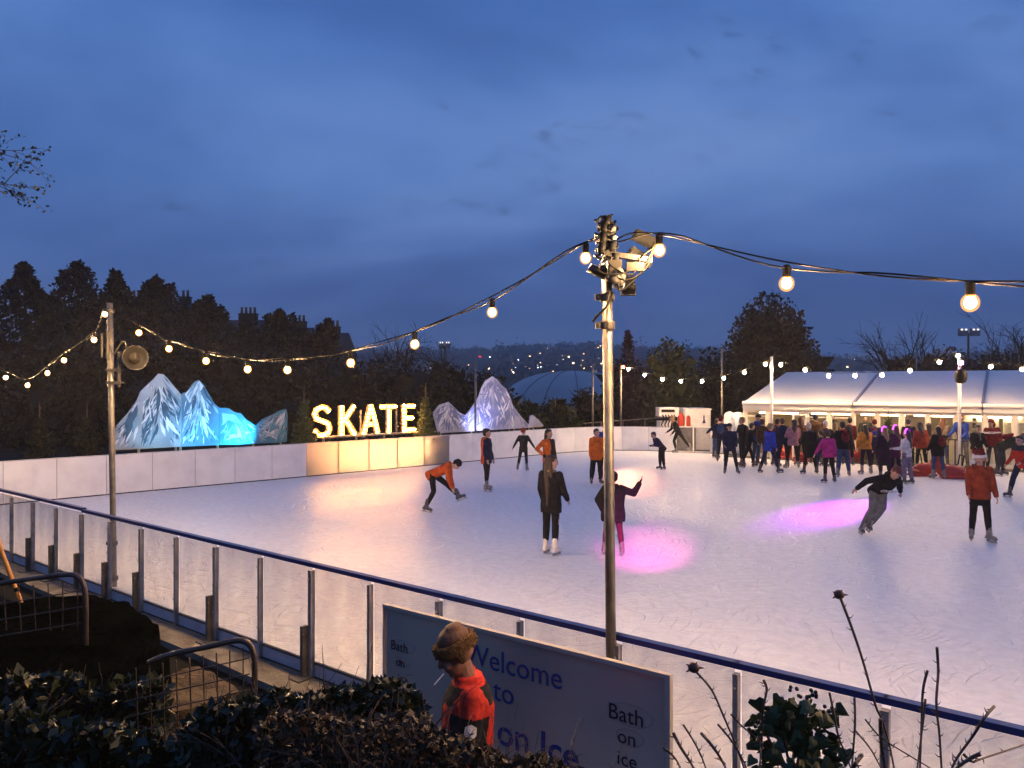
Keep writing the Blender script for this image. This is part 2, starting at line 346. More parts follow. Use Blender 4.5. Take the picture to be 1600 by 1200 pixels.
# rink outline
FAR = [(-11.9, 15.58), (-12.7, 16.35), (-12.9, 17.3), (-12.35, 18.25), (-10.4, 20.2), (-7, 23.42), (-2.5, 27.75), (1.2, 31.4), (2.76, 32.75), (4.3, 33.45), (5.8, 33.3), (6.97, 32.8)]
def smooth_path(pts, n=6): return [Vector((p.x, p.y, 0)) for p in spline([(x, y, 0) for x, y in pts], n)]
FARP = smooth_path(FAR, 5)
def icemat():
    m = bpy.data.materials.new('ice'); m.use_nodes = True; N, L = nodes_of(m); b = N['Principled BSDF']
    tc = N.new('ShaderNodeTexCoord')
    def M2(op, a, b_=None, cl=False):
        n = N.new('ShaderNodeMath'); n.operation = op; n.use_clamp = cl
        for i, v in enumerate((a, b_)):
            if v is None: continue
            if isinstance(v, (int, float)): n.inputs[i].default_value = v
            else: L.new(v, n.inputs[i])
        return n.outputs[0]
    def nz(scale, det=4, rough=.55, sc=(1, 1, 1), rot=0, vec=None, dist=0.0):
        mp = N.new('ShaderNodeMapping'); mp.inputs['Scale'].default_value = sc; mp.inputs['Rotation'].default_value = (0, 0, rot); L.new(vec or tc.outputs['Object'], mp.inputs[0])
        n = N.new('ShaderNodeTexNoise'); n.inputs['Scale'].default_value = scale; n.inputs['Detail'].default_value = det; n.inputs['Roughness'].default_value = rough; n.inputs['Distortion'].default_value = dist
        L.new(mp.outputs[0], n.inputs['Vector']); return n
    def rings(cx, cy_, freq, width, seed):
        # fine circular skate grooves about a centre, broken up by noise
        mp = N.new('ShaderNodeMapping'); mp.inputs['Location'].default_value = (-cx, -cy_, 0); L.new(tc.outputs['Object'], mp.inputs[0])
        wn = nz(.45, 2, .5, vec=mp.outputs[0]); ws = N.new('ShaderNodeVectorMath'); ws.operation = 'SCALE'; ws.inputs[3].default_value = 2.2; L.new(wn.outputs['Color'], ws.inputs[0])
        ad = N.new('ShaderNodeVectorMath'); ad.operation = 'ADD'; L.new(mp.outputs[0], ad.inputs[0]); L.new(ws.outputs[0], ad.inputs[1])
        ln = N.new('ShaderNodeVectorMath'); ln.operation = 'LENGTH'; L.new(ad.outputs[0], ln.inputs[0])
        fr = M2('FRACT', M2('MULTIPLY', ln.outputs['Value'], freq)); d = M2('ABSOLUTE', M2('SUBTRACT', fr, .5))
        line = M2('SUBTRACT', 1.0, M2('DIVIDE', d, width), True)
        mk = nz(1.3, 3, .6, sc=(1, 1, 1), rot=seed); mask = M2('MULTIPLY', M2('SUBTRACT', mk.outputs['Fac'], .5), 7.0, True)
        return M2('MULTIPLY', line, mask)
    def vor(scale, width, rot):
        wn = nz(scale * .4, 2, .5, rot=rot); ws = N.new('ShaderNodeVectorMath'); ws.operation = 'SCALE'; ws.inputs[3].default_value = 1.2 / scale; L.new(wn.outputs['Color'], ws.inputs[0])
        mp = N.new('ShaderNodeMapping'); mp.inputs['Rotation'].default_value = (0, 0, rot); L.new(tc.outputs['Object'], mp.inputs[0])
        ad = N.new('ShaderNodeVectorMath'); ad.operation = 'ADD'; L.new(mp.outputs[0], ad.inputs[0]); L.new(ws.outputs[0], ad.inputs[1])
        v = N.new('ShaderNodeTexVoronoi'); v.feature = 'DISTANCE_TO_EDGE'; v.inputs['Scale'].default_value = scale; L.new(ad.outputs[0], v.inputs['Vector'])
        ln = M2('SUBTRACT', 1.0, M2('DIVIDE', v.outputs['Distance'], width), True)
        mk = nz(scale * .9, 2, .5, rot=rot + 1); return M2('MULTIPLY', ln, M2('MULTIPLY', M2('SUBTRACT', mk.outputs['Fac'], .48), 9.0, True))
    sets = [rings(-4.5, 15, 2.1, .035, 0), rings(3, 10, 1.7, .018, 1), rings(9, 19, 1.9, .03, 2), rings(-12, 4, 2.6, .02, 3), rings(-2.6, 19.5, 3.1, .10, 4), rings(-6, 12, 4.3, .035, 5), rings(1.5, 17, 5.2, .06, 6), rings(6, 6, 3.7, .03, 7), rings(-5, 22, 6.1, .14, 8)]
    s = sets[0]
    for q in sets[1:]: s = M2('MAXIMUM', s, q)
    fine = nz(38, 5, .65); mid = nz(7, 6, .62, sc=(1, 1.0, 1), rot=.7); broad = nz(.35, 4, .5)
    colr = N.new('ShaderNodeValToRGB'); L.new(mid.outputs['Fac'], colr.inputs[0]); e = colr.color_ramp.elements
    e[0].position = .28; e[1].position = .72; e[0].color = (.64, .65, .66, 1); e[1].color = (.82, .82, .81, 1)
    mx = N.new('ShaderNodeMixRGB'); mx.blend_type = 'MIX'; L.new(M2('MULTIPLY', s, .65), mx.inputs[0]); L.new(colr.outputs[0], mx.inputs[1]); mx.inputs[2].default_value = (.90, .91, .92, 1)
    dk = nz(2.4, 6, .7, rot=2); m3 = N.new('ShaderNodeMixRGB'); m3.blend_type = 'MULTIPLY'; L.new(M2('MULTIPLY', M2('SUBTRACT', dk.outputs['Fac'], .55), 3.0, True), m3.inputs[0]); L.new(mx.outputs[0], m3.inputs[1]); m3.inputs[2].default_value = (.80, .82, .86, 1)
    L.new(m3.outputs[0], b.inputs['Base Color'])
    rr = N.new('ShaderNodeMapRange'); L.new(broad.outputs['Fac'], rr.inputs[0]); rr.inputs[1].default_value = .3; rr.inputs[2].default_value = .7; rr.inputs[3].default_value = .30; rr.inputs[4].default_value = .46
    L.new(rr.outputs[0], b.inputs['Roughness']); b.inputs['Specular IOR Level'].default_value = .45
    stk = nz(3.2, 5, .6, sc=(1, .14, 1), rot=.66); stk2 = nz(4.5, 4, .6, sc=(.16, 1, 1), rot=.2)
    h0 = M2('ADD', M2('MULTIPLY', fine.outputs['Fac'], .35), M2('ADD', M2('MULTIPLY', mid.outputs['Fac'], .9), M2('MULTIPLY', s, -1.4)))
    h = M2('ADD', M2('MULTIPLY', M2('ADD', stk.outputs['Fac'], stk2.outputs['Fac']), .9), h0)
    bp = N.new('ShaderNodeBump'); bp.inputs['Strength'].default_value = .9; bp.inputs['Distance'].default_value = .012; L.new(h, bp.inputs['Height']); L.new(bp.outputs[0], b.inputs['Normal'])
    return m
def build_ice():
    bm = bmesh.new()
    out = [NB(20, .03)] + FARP + [Vector((8.9, 31.7, 0)), MQ(-.1, -.9), MQ(13, -.9), Vector((26, 6, 0))]
    vs = [bm.verts.new((p.x, p.y, 0)) for p in out]; f = bm.faces.new(vs)
    if f.normal.z < 0: f.normal_flip()
    bmesh.ops.triangulate(bm, faces=bm.faces)
    me = bpy.data.meshes.new('ice'); bm.to_mesh(me); me.materials.append(icemat())
    o = bpy.data.objects.new('ice_rink', me); C.objects.link(o); o['kind'] = 'structure'
    for p in me.polygons:
        if p.normal.z < 0: p.flip()
build_ice()
# plinth the near barrier stands on
pl = MB(); a, b2 = NB(-12.9), NB(14)
for (n0, n1, z1) in ((-.40, -.02, -.035),):
    c = (NB(-12.9, (n0 + n1) / 2) + NB(14, (n0 + n1) / 2)) / 2
    pl.box((c.x, c.y, z1 - .035), (26.9, n1 - n0, .07), rz=math.atan2(BD.y, BD.x))
    c2 = c + BN * .1; pl.box((c2.x, c2.y, -.30), (26.8, .25, .38), rz=math.atan2(BD.y, BD.x), mi=1)  # dark recessed block stands for the shaded void under the slab
struct('plinth', pl, [M_conc, M_voiddark])
# matting in front of the marquee
mt = MB(); c = MQ(6.3, -.45, .006); mt.box((c.x, c.y, -.02), (13.6, .88, .07), rz=MQR)
struct('rubber_matting', mt, mat('matting', (.10, .085, .08), .9, 0, .2, 9, .3, 50))

# ------------------------------------------------------------------ near glass barrier
root = empty('glass_barrier', NB(0), 'long clear-panelled rink barrier with a dark blue handrail along the near edge', 'barrier')
SP = .882; K0, K1 = -14, 12
rail = MB()
for k in range(K0, K1):
    t0, t1 = k * SP, (k + 1) * SP; dz = .022 if k < -6 else 0
    rail.beam(NB(t0 - .01, 0, 1.085 + dz), NB(t1 + .01, 0, 1.085 + dz), .062, .040)
rail.build('handrail', M_blue, root)
for k in range(K0, K1 + 1):
    t = k * SP; q = MB(); wd = .034 if k % 2 else .048
    c = NB(t, -.03, .53); q.box((c.x, c.y, .51), (wd, .05, 1.05), rz=math.atan2(BD.y, BD.x))
    for zz in (.30, .62, .95): e = NB(t, -.066, zz); q.ell(e, .010, None, 6, 4)
    post = q.build('post', M_post, root)
    if k % 2 == 0 or k in (-5, -7):
        s = MB(); c = NB(t - .055, -.075, .24); s.box((c.x, c.y, .22), (.042, .07, .52), rz=math.atan2(BD.y, BD.x))
        s.box((NB(t - .04, -.10).x, NB(t - .04, -.10).y, -.027), (.16, .22, .016), rz=math.atan2(BD.y, BD.x))
        e = NB(t - .02, -.11, .40); s.ell(e, .016, None, 8, 5); s.build('support_bracket', M_steeld, post)
for k in range(K0, K1):
    q = MB(); c = NB((k + .5) * SP, .0); q.box((c.x, c.y, .58), (SP - .05, .008, .94), rz=math.atan2(BD.y, BD.x)); q.build('glass_panel', M_glass, root)
kb = MB()
c = NB(-.9, 0); L_ = (K1 - K0) * SP; c = (NB(K0 * SP) + NB(K1 * SP)) / 2
kb.box((c.x, c.y, .105), (L_, .03, .022), rz=math.atan2(BD.y, BD.x), mi=1)
kb.box((c.x, c.y, .035), (L_, .022, .118), rz=math.atan2(BD.y, BD.x))
kb.build('kick_board', [mat('kick', (.34, .34, .38), .6), M_steeld], root)

# ------------------------------------------------------------------ far white barrier
def boardmat(nm='white_board', tf=.10):
    m = bpy.data.materials.new(nm); m.use_nodes = True; N, L = nodes_of(m); b = N['Principled BSDF']; o = N['Material Output']
    b.inputs['Base Color'].default_value = (.8, .8, .82, 1); b.inputs['Roughness'].default_value = .42
    tc = N.new('ShaderNodeTexCoord'); n = N.new('ShaderNodeTexNoise'); n.inputs['Scale'].default_value = 2.5; n.inputs['Detail'].default_value = 7; L.new(tc.outputs['Object'], n.inputs[0])
    r = N.new('ShaderNodeValToRGB'); L.new(n.outputs['Fac'], r.inputs[0]); r.color_ramp.elements[0].position = .3; r.color_ramp.elements[0].color = (.74, .74, .77, 1); r.color_ramp.elements[1].position = .6; r.color_ramp.elements[1].color = (.86, .86, .88, 1); L.new(r.outputs[0], b.inputs['Base Color'])
    t = N.new('ShaderNodeBsdfTranslucent'); t.inputs[0].default_value = (.92, .84, .76, 1); mx = N.new('ShaderNodeMixShader'); mx.inputs[0].default_value = tf
    L.new(b.outputs[0], mx.inputs[1]); L.new(t.outputs[0], mx.inputs[2]); L.new(mx.outputs[0], o.inputs[0]); return m
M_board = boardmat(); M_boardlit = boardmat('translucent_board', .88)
fb = empty('board_barrier', (FARP[0].x, FARP[0].y, 0), 'solid white boarded rink barrier curving round the far and left sides of the ice', 'barrier')
def resample(pts, step):
    d = [0]
    for i in range(1, len(pts)): d.append(d[-1] + (pts[i] - pts[i - 1]).length)
    n = round(d[-1] / step); out = []
    for k in range(n + 1):
        s = d[-1] * k / n; i = max(j for j in range(len(d)) if d[j] <= s + 1e-9); i = min(i, len(pts) - 2)
        out.append(pts[i].lerp(pts[i + 1], (s - d[i]) / (d[i + 1] - d[i])))
    return out
FR = resample(FARP, 1.16)
for i in range(len(FR) - 1):
    p, q = FR[i], FR[i + 1]; d = (q - p).normalized(); p2 = p + d * .006; q2 = q - d * .006
    mb = MB(); mb.beam(p2 + Vector((0, 0, .53)), q2 + Vector((0, 0, .53)), .014, 1.0)
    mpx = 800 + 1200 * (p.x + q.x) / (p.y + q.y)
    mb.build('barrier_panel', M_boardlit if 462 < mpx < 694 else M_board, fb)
nrm = []
cap_ = MB(); back = MB()
for i in range(len(FR) - 1):
    p, q = FR[i], FR[i + 1]; d = (q - p).normalized(); n = Vector((-d.y, d.x, 0))
    cap_.beam(p + Vector((0, 0, 1.042)), q + Vector((0, 0, 1.042)), .045, .022)
    back.beam(p + n * .035 + Vector((0, 0, 0)), p + n * .035 + Vector((0, 0, 1.0)), .04, .05)
    back.beam(p + n * .07 + Vector((0, 0, .985)), q + n * .07 + Vector((0, 0, .985)), .02, .03)
cap_.build('top_rail', mat('white_cap', (.6, .6, .6), .4), fb); back.build('back_frame', M_steel, fb)

# ------------------------------------------------------------------ gate by the marquee: clear gate panel and a ribbed white panel
g = empty('rink_gate', (6.97, 32.8, 0), 'clear rink gate with white frame between the white boards and the marquee', 'gate')
A, B = Vector((7.0, 32.8, 0)), Vector((8.35, 32.25, 0))
mb = MB()
for p in (A, A.lerp(B, .5), B): mb.beam(p, p + Vector((0, 0, 1.08)), .05, .05)
mb.beam(A + Vector((0, 0, 1.08)), B + Vector((0, 0, 1.08)), .05, .05); mb.beam(A + Vector((0, 0, .03)), B + Vector((0, 0, .03)), .06, .05); mb.build('gate_frame', M_white, g)
mb = MB(); mb.beam(A + Vector((0, 0, .56)), B + Vector((0, 0, .56)), .01, 1.0); mb.build('glass_panel', M_glass, g)
rp = MB(); A2, B2 = Vector((8.36, 32.22, 0)), Vector((9.1, 31.6, 0)); n = 14
for i in range(n):
    p = A2.lerp(B2, (i + .5) / n); rp.beam(p + Vector((0, 0, .02)), p + Vector((0, 0, .98)), .036, .05 if i % 2 else .03)
rp.beam(A2 + Vector((0, 0, 1.0)), B2 + Vector((0, 0, 1.0)), .06, .04)
rp.solo('ribbed_barrier_panel', M_white, 'short ribbed white barrier panel between the clear gate and the marquee corner', 'barrier')

# ------------------------------------------------------------------ marquee
mq = empty('marquee', MQ(0, 0), 'long white marquee with a pale sloping roof and lit glazed front beside the rink', 'marquee')
LEN = 13.2; DEP = 14.2; EZ = 2.16; RZ = 3.47
def pvc(name, c):
    m = mat(name, c, .55, 0, .05, 1.2, .12, 3)
    return m
M_roof = pvc('roof_fabric', (.60, .59, .58)); M_pvc = pvc('pvc', (.60, .58, .56))
def quad_slab(mb, p, th=.03, mi=0):
    p = [Vector(q) for q in p]; n = (p[1] - p[0]).cross(p[3] - p[0]).normalized() * th
    mb.add(p + [q - n for q in p], [(0, 1, 2, 3), (7, 6, 5, 4), (0, 4, 5, 1), (1, 5, 6, 2), (2, 6, 7, 3), (3, 7, 4, 0)], mi)
BAY = 4.12
for i in range(4):
    u0, u1 = max(-.08, i * BAY), min(LEN + .08, (i + 1) * BAY) - (.03 if i < 3 else 0)
    mb = MB(); n = 12       # each roof bay sags slightly between its beams
    for s in range(2):
        ve, vr = (-.10, DEP / 2) if s == 0 else (DEP + .10, DEP / 2)
        vs = []; m_ = 9
        for a in range(n + 1):
            for b in range(m_ + 1):
                fa, fb_ = a / n, b / m_; u = u0 + (u1 - u0) * fa; v = ve + (vr - ve) * fb_; z = EZ + (RZ - EZ) * fb_ - .05 * math.sin(PI * fa) * math.sin(PI * fb_) ** .6
                vs.append(MQ(u, v, z))
        fs = [(a * (m_ + 1) + b, (a + 1) * (m_ + 1) + b, (a + 1) * (m_ + 1) + b + 1, a * (m_ + 1) + b + 1) for a in range(n) for b in range(m_)]
        k = len(vs); lo = [v - Vector((0, 0, .02)) for v in vs]
        mb.add(vs + lo, [f if s == 0 else f[::-1] for f in fs] + [tuple(x + k for x in (f[::-1] if s == 0 else f)) for f in fs])
    mb.build('roof_panel', M_roof, mq, True)
bm_ = MB()
for i in range(1, 4):
    for ve in (-.10, DEP + .1): bm_.beam(MQ(i * BAY - .015, ve, EZ + .005), MQ(i * BAY - .015, DEP / 2, RZ + .012), .10, .07)
bm_.build('roof_beam', mat('beam_grey', (.16, .17, .22), .4, .5), mq)
va = MB()
for i in range(4):
    u0, u1 = max(-.1, i * BAY), min(LEN, (i + 1) * BAY) - .04
    va.lathe([(.085, 0), (.085, (u1 - u0))], MQ(u0, -.13, EZ - .02), (.839, -.545, 0), 14)
    quad_slab(va, [MQ(u0, -.13, EZ - .06), MQ(u1, -.13, EZ - .06), MQ(u1, -.11, EZ - .26), MQ(u0, -.11, EZ - .26)], .015)
va.build('gutter', M_pvc, mq)
def upx(px): a = (px - 800) / 1200; return (31 * a - 9.35) / (.839 + .545 * a)
posts = [0.06] + [upx(x) for x in (1200, 1260, 1296, 1333, 1371, 1409, 1450, 1494, 1539, 1586, 1632, 1680)]
TOPZ = 1.80
fr = MB()
for i, u in enumerate(posts):
    c = MQ(u, 0, TOPZ / 2); fr.box(c, (.13, .12, TOPZ), rz=MQR)
fr.beam(MQ(0, 0, TOPZ + .05), MQ(LEN, 0, TOPZ + .05), .14, .13)
fr.beam(MQ(0, 0, 1.96), MQ(LEN, 0, 1.96), .05, .05)
for i in range(len(posts) - 1):
    if i == 1: continue
    fr.beam(MQ(posts[i] + .065, 0, .05), MQ(posts[i + 1] - .065, 0, .05), .10, .10)
    fr.beam(MQ(posts[i] + .065, 0, 1.62), MQ(posts[i + 1] - .065, 0, 1.62), .05, .05) if i in (0, 2, 3) else None
fr.build('front_frame', M_cream, mq)
for i in range(len(posts) - 1):
    if i == 1: continue
    u0, u1 = posts[i] + .07, posts[i + 1] - .07
    wf = MB()
    for (p, q) in (((u0, .1), (u0, TOPZ - .02)), ((u1, .1), (u1, TOPZ - .02))): wf.beam(MQ(p[0], .0, p[1]), MQ(q[0], .0, q[1]), .045, .05)
    wf.beam(MQ(u0, 0, .125), MQ(u1, 0, .125), .05, .05)
    f_ = wf.build('window', M_white, mq)
    gl = MB(); gl.beam(MQ(u0, .0, .95), MQ(u1, 0, .95), .008, 1.6); gl.build('pane', M_glass2, f_)
# open door leaf
dl = MB(); u0 = posts[2]
for (p, q) in (((u0, -.05, .06), (u0, -.05, 1.72)), ((u0 - .35, -.62, .06), (u0 - .35, -.62, 1.72)), ((u0, -.05, 1.72), (u0 - .35, -.62, 1.72)), ((u0, -.05, .1), (u0 - .35, -.62, .1))): dl.beam(MQ(*p), MQ(*q), .06, .06)
d_ = dl.build('door', M_white, mq); gl = MB(); gl.beam(MQ(u0, -.05, .9), MQ(u0 - .35, -.62, .9), .008, 1.6); gl.build('pane', M_glass2, d_)
wl = MB()
wl.beam(MQ(0, 0, 1.0), MQ(0, DEP, 1.0), .05, 2.0); wl.beam(MQ(LEN, 0, 1.0), MQ(LEN, DEP, 1.0), .05, 2.0); wl.beam(MQ(0, DEP, 1.0), MQ(LEN, DEP, 1.0), .05, 2.0)
vs = [MQ(0, 0, 2.0), MQ(0, DEP, 2.0), MQ(0, DEP / 2, RZ - .05)]; wl.add(vs + [v + Vector((.02, -.013, 0)) for v in vs], [(0, 1, 2), (5, 4, 3)])
wl.beam(MQ(.05, 4.2, 1.0), MQ(LEN - .05, 4.2, 1.0), .05, 1.98)
wl.build('wall', mat('lining', (.55, .47, .33), .8, 0, .1, 2), mq)
fl = MB(); c = MQ(LEN / 2, 2.1, .0); fl.box((c.x, c.y, -.02), (LEN - .1, 4.2, .06), rz=MQR); fl.build('floor', mat('floorboard', (.25, .18, .11), .6, 0, .2, 5), mq)
ce = MB(); c = MQ(LEN / 2, 2.15, 1.985); ce.box(c, (LEN - .1, 4.1, .02), rz=MQR); ce.build('ceiling', mat('lining', (.55, .47, .33)), mq)
# strip lights inside
M_strip = emat('strip_glow', (1.0, .74, .40), 20.0)
for i, (u, v) in enumerate([(1.2, 1.2), (3.2, 1.3), (5.0, 1.3), (6.8, 1.3), (8.6, 1.3), (10.5, 1.3), (12.2, 1.3)]):
    mb = MB(); mb.beam(MQ(u - .75, v - .5, 1.73), MQ(u + .75, v - .5, 1.73), .10, .05); mb.tube([MQ(u - .6, v - .5, 1.75), MQ(u - .6, v - .5, 1.98)], .008); mb.tube([MQ(u + .6, v - .5, 1.75), MQ(u + .6, v - .5, 1.98)], .008)
    mb.solo('strip_light', M_strip, 'bright strip light hanging from the ceiling inside the marquee', 'light', 'strip lights inside the marquee')
# skate hire shelving seen through the right-hand windows
def shelf(u, n, label):
    r = empty('skate_shelf', MQ(u, .9), label, 'shelf', rz=MQR)
    fr = MB(); W = .40
    for k in range(n + 1): fr.beam(MQ(u + k * W, .9, .0), MQ(u + k * W, .9, 1.78), .05, .30)
    for z in (.55, .95, 1.28, 1.55, 1.79): fr.beam(MQ(u, .9, z), MQ(u + n * W, .9, z), .30, .03)
    fr.build('rack', mat('shelf_white', (.8, .76, .66), .5, emit=None), r)
    for k in range(n):
        for z in (.57, .97, 1.30, 1.57):
            b = MB(); q = MQ(u + (k + .5) * W, .88, z + .02); b.ell(q + Vector((0, 0, .05)), (.05, .12, .05), Matrix.Rotation(MQR + .3, 3, 'Z'), 8, 6); b.ell(q + Vector((.02, .05, .11)), (.045, .05, .09), None, 8, 6); b.build('skate', M_black, r)
    return r
shelf(7.75, 2, 'white gridded shelving of skates behind the window right of the speaker pole')
shelf(8.95, 3, 'white gridded shelving of skates behind the rightmost marquee window')
# stone-coloured counter inside
ct = MB(); ct.beam(MQ(4.1, 1.9, .5), MQ(7.4, 1.9, .5), .5, 1.0); ct.beam(MQ(4.05, 1.9, 1.02), MQ(7.45, 1.9, 1.02), .6, .05)
ct.solo('service_counter', M_cream, 'long cream service counter inside the marquee', 'counter')
# handrail in front of the marquee
hr = empty('handrail', MQ(3.8, -.95), 'dark metal handrail on posts in front of the marquee front', 'handrail', rz=MQR)
mb = MB()
mb.tube([MQ(3.9, -.95, 1.0), MQ(13, -.95, 1.0)], .022); mb.build('rail', M_steeld, hr)
for k in range(6):
    mb = MB(); mb.tube([MQ(3.95 + k * 1.75, -.95, 0), MQ(3.95 + k * 1.75, -.95, .99)], .02); mb.build('post', M_steeld, hr)
#@@B2
# ================================================================== OBJECTS
PA, PB = (.72, 5.5), (-5.7, 11.0)         # bases of the two near poles
PDIR = Vector((PB[0] - PA[0], PB[1] - PA[1], 0))
def pole(name_loc, top, rad, label, base_z=0.0, lean=(0, 0), grp='festoon poles round the rink', mat_=None, bands=(), n=12):
    x, y = name_loc; r = empty('lighting_pole', (x, y, base_z), label, 'pole', grp)
    p0 = Vector((x, y, base_z)); p1 = Vector((x + lean[0], y + lean[1], top))
    mb = MB(); mb.tube([p0, p1], rad, n); mb.tube([p1 - Vector((0, 0, .0)), p1 + Vector((0, 0, .012))], rad * 1.06, n); mb.build('tube', mat_ or M_steel, r, True)
    for z in bands:
        t = (z - base_z) / (top - base_z); c = p0.lerp(p1, t); b = MB(); b.lathe([(rad * 1.35, -.03), (rad * 1.45, -.02), (rad * 1.45, .02), (rad * 1.35, .03)], c, (0, 0, 1), 12)
        b.box(c + Vector((-rad * 1.7, -.01, 0)), (.05, .03, .045)); b.tube([c + Vector((-rad * 1.7, -.05, 0)), c + Vector((-rad * 1.7, .05, 0))], .007, 6)
        b.build('clamp', M_steeld, r)
    return r
# centre pole leans very slightly
cp = pole(PA, 4.09, .037, 'tall near steel pole before the glass barrier with lamps and cables at its top', -.03, (-.045, 0), None, bands=(.02, 3.32, 3.52, 3.72), n=20)
lp = pole(PB, 4.05, .040, 'steel pole at the left of the near barrier holding a round horn speaker', -.035, (-.06, 0), None, bands=(.12, .62, 3.95), n=16)
# bits strapped to the poles
mb = MB(); x0, y0 = -5.76, 11.0
mb.tube([(x0 + .0, y0 - .06, 3.25), (x0 + .0, y0 - .06, 3.65)], .025); mb.tube([(x0 - .1, y0 - .03, 3.28), (x0 - .1, y0 - .03, 3.62)], .018)
mb.build('sleeve', M_steeld, lp)
mb = MB(); mb.tube([(x0 + .14, y0 - .02, 2.86), (x0 + .14, y0 - .02, 3.36)], .026)
for z in (2.92, 3.10): mb.tube([(x0 - .05, y0 - .02, z), (x0 + .20, y0 - .02, z)], .014); mb.box((x0 + .08, y0 - .05, z), (.2, .03, .04))
mb.build('bracket', M_steeld, lp)
# horn speaker: a dish with a bell inside
hs = empty('horn_speaker', (x0 + .18, y0 - .02, 3.2), 'round grey horn speaker on the left steel pole', 'speaker')
ax = Vector((.62, -.75, .04)).normalized(); c0 = Vector((x0 + .36, y0 - .02, 3.27)); K = .70
mb = MB(); prof = [(.03, -.22), (.06, -.20), (.08, -.12), (.12, -.05), (.18, .0), (.225, .05), (.25, .085), (.255, .095), (.243, .09), (.20, .03), (.13, -.03), (.05, -.06)]
mb.lathe([(a * K, b * K) for a, b in prof], c0, ax, 28); mb.build('horn', mat('dark_horn', (.010, .009, .008), .5, .0), hs, True)
mb = MB(); mb.lathe([(a * K, b * K) for a, b in [(.02, -.05), (.10, .01), (.11, .03), (.03, .06), (.02, .09)]], c0, ax, 20); mb.build('bell', mat('grey_plastic', (.025, .022, .02), .5), hs, True)
mb = MB(); mb.beam((x0 + .15, y0 - .02, 3.26), c0 - ax * .13, .04, .03); mb.box((x0 + .17, y0 - .02, 3.28), (.05, .08, .12)); mb.build('bracket', M_steeld, hs)
mb = MB(); mb.tube(spline([(x0 + .02, y0 - .04, 3.45), (x0 + .08, y0 - .05, 3.32), (x0 + .16, y0 - .06, 3.44), (x0 + .24, y0 - .06, 3.50), c0 - ax * .12], 6), .007, 6); mb.build('cable', M_steeld, hs)

def bulb_at(p, root, gm, r=.044, sock=True):
    s = MB(); s.lathe([(.016, .115), (.024, .10), (.024, .035), (.020, .028)], p, (0, 0, 1), 10); h = None
    b = MB(); b.ell(p, (r, r, r * 1.08), None, 12, 9); b.lathe([(r * .55, .028), (r * .4, .045)], p, (0, 0, 1), 10)
    if gm is M_bulb:
        b = MB(); b.ell(p, (r * .60, r * .60, r * .66), None, 12, 9)
        g_ = MB(); g_.ell(p, (r, r, r * 1.08), None, 16, 12); g_.lathe([(r * .62, .028), (r * .42, .052)], p, (0, 0, 1), 12)
    o = b.build('bulb', gm, root, True)
    if gm is M_bulb: g_.build('globe', M_globe, o, True)
    if sock: s.build('socket', M_black, o)
def festoon(label, A, B, za, zb, px, gm=None, r=.044, ends=(True, True), strands=2, extra=(), endz=None):
    root = empty('festoon_lights', (A[0], A[1], za), label, 'string lights', 'festoon lights strung round the rink')
    ps = [PV(x, y, A, B) for x, y in px] + [Vector(e) for e in extra]
    ps.sort(key=lambda p: (p.x - A[0]) ** 2 + (p.y - A[1]) ** 2)
    at = [Vector((A[0], A[1], za))] + [p + Vector((0, 0, .12)) for p in ps] + [Vector((B[0], B[1], zb))]
    path = spline(at, 8); mb = MB()
    for k in range(strands):
        q = []
        for i, p in enumerate(path):
            a = i * .5 + k * PI; q.append(p + Vector((math.cos(a) * .008, 0, math.sin(a) * .011)) * (r / .044) + Vector((0, 0, -.016 * k * abs(math.sin(i * .31)))))
        mb.tube(q, .0060 if r < .06 else .009, 6)
    mb.build('cable', M_black, root, True)
    for p in ps: bulb_at(p, root, gm or M_bulb, r)
    return root
festoon('string of glowing bulbs sagging between the left steel pole and the near steel pole', PA, PB, 3.90, 3.97,
        [(915, 403), (769, 488), (648, 538), (548, 567), (449, 578), (387, 577), (322, 564), (264, 545), (217, 520)])
LL = (-12.1, 16.5)
festoon('string of glowing bulbs running from the left steel pole out of the left edge', PB, LL, 3.97, 3.95, [(164, 491), (147, 531), (100, 563), (74, 583), (43, 602), (9, 590)], extra=[(-10.6, 15.2, 3.22), (-11.4, 15.9, 3.6)])
RR = (7.14, 0.0)
festoon('string of large near bulbs running from the near steel pole out of the right edge', PA, RR, 3.92, 3.9,
        [(1030, 391), (1229, 443), (1516, 473)], r=.046, extra=[(PA[0] + (RR[0] - PA[0]) * t, PA[1] + (RR[1] - PA[1]) * t, 3.17 + 3.2 * (t - .5) ** 2) for t in (.38, .5, .62, .74, .86)])
# off-frame continuation past the right edge lights the near right of the ice as the left strings light the left
p1 = pole((4.9, 34.6), 3.72, .05, 'far pole behind the white boards with a red lamp at its top', -.05, bands=(2.9,))
p2 = pole((9.92, 29.35), 3.93, .055, 'white pole standing in front of the left end of the marquee', 0, mat_=M_white)
p3 = pole((15.15, 26.0), 3.85, .05, 'pole in front of the marquee carrying a black speaker and purple lamp', 0, mat_=M_white, bands=(3.0,))
festoon('string of far bulbs between the red-lamp pole and the pole by the marquee end', (4.9, 34.6), (9.92, 29.35), 3.68, 3.85,
        [(982, 577), (1007, 586), (1035, 593), (1064, 596), (1097, 596), (1131, 591), (1163, 582), (1196, 569)], M_bulbf, .060)
festoon('string of far bulbs along the marquee roof between the two poles before it', (9.92, 29.35), (15.15, 26.0), 3.85, 3.8,
        [(1220, 570), (1258, 578), (1295, 587), (1336, 587), (1378, 586), (1422, 579), (1468, 566), (1497, 556)], M_bulbf, .058)
festoon('string of far bulbs leaving the speaker pole for the right edge', (15.15, 26.0), (19.6, 21.0), 3.8, 3.8, [(1548, 573), (1597, 577)], M_bulbf, .056, extra=[(17.6, 23.25, 2.98), (18.4, 22.35, 3.2)])
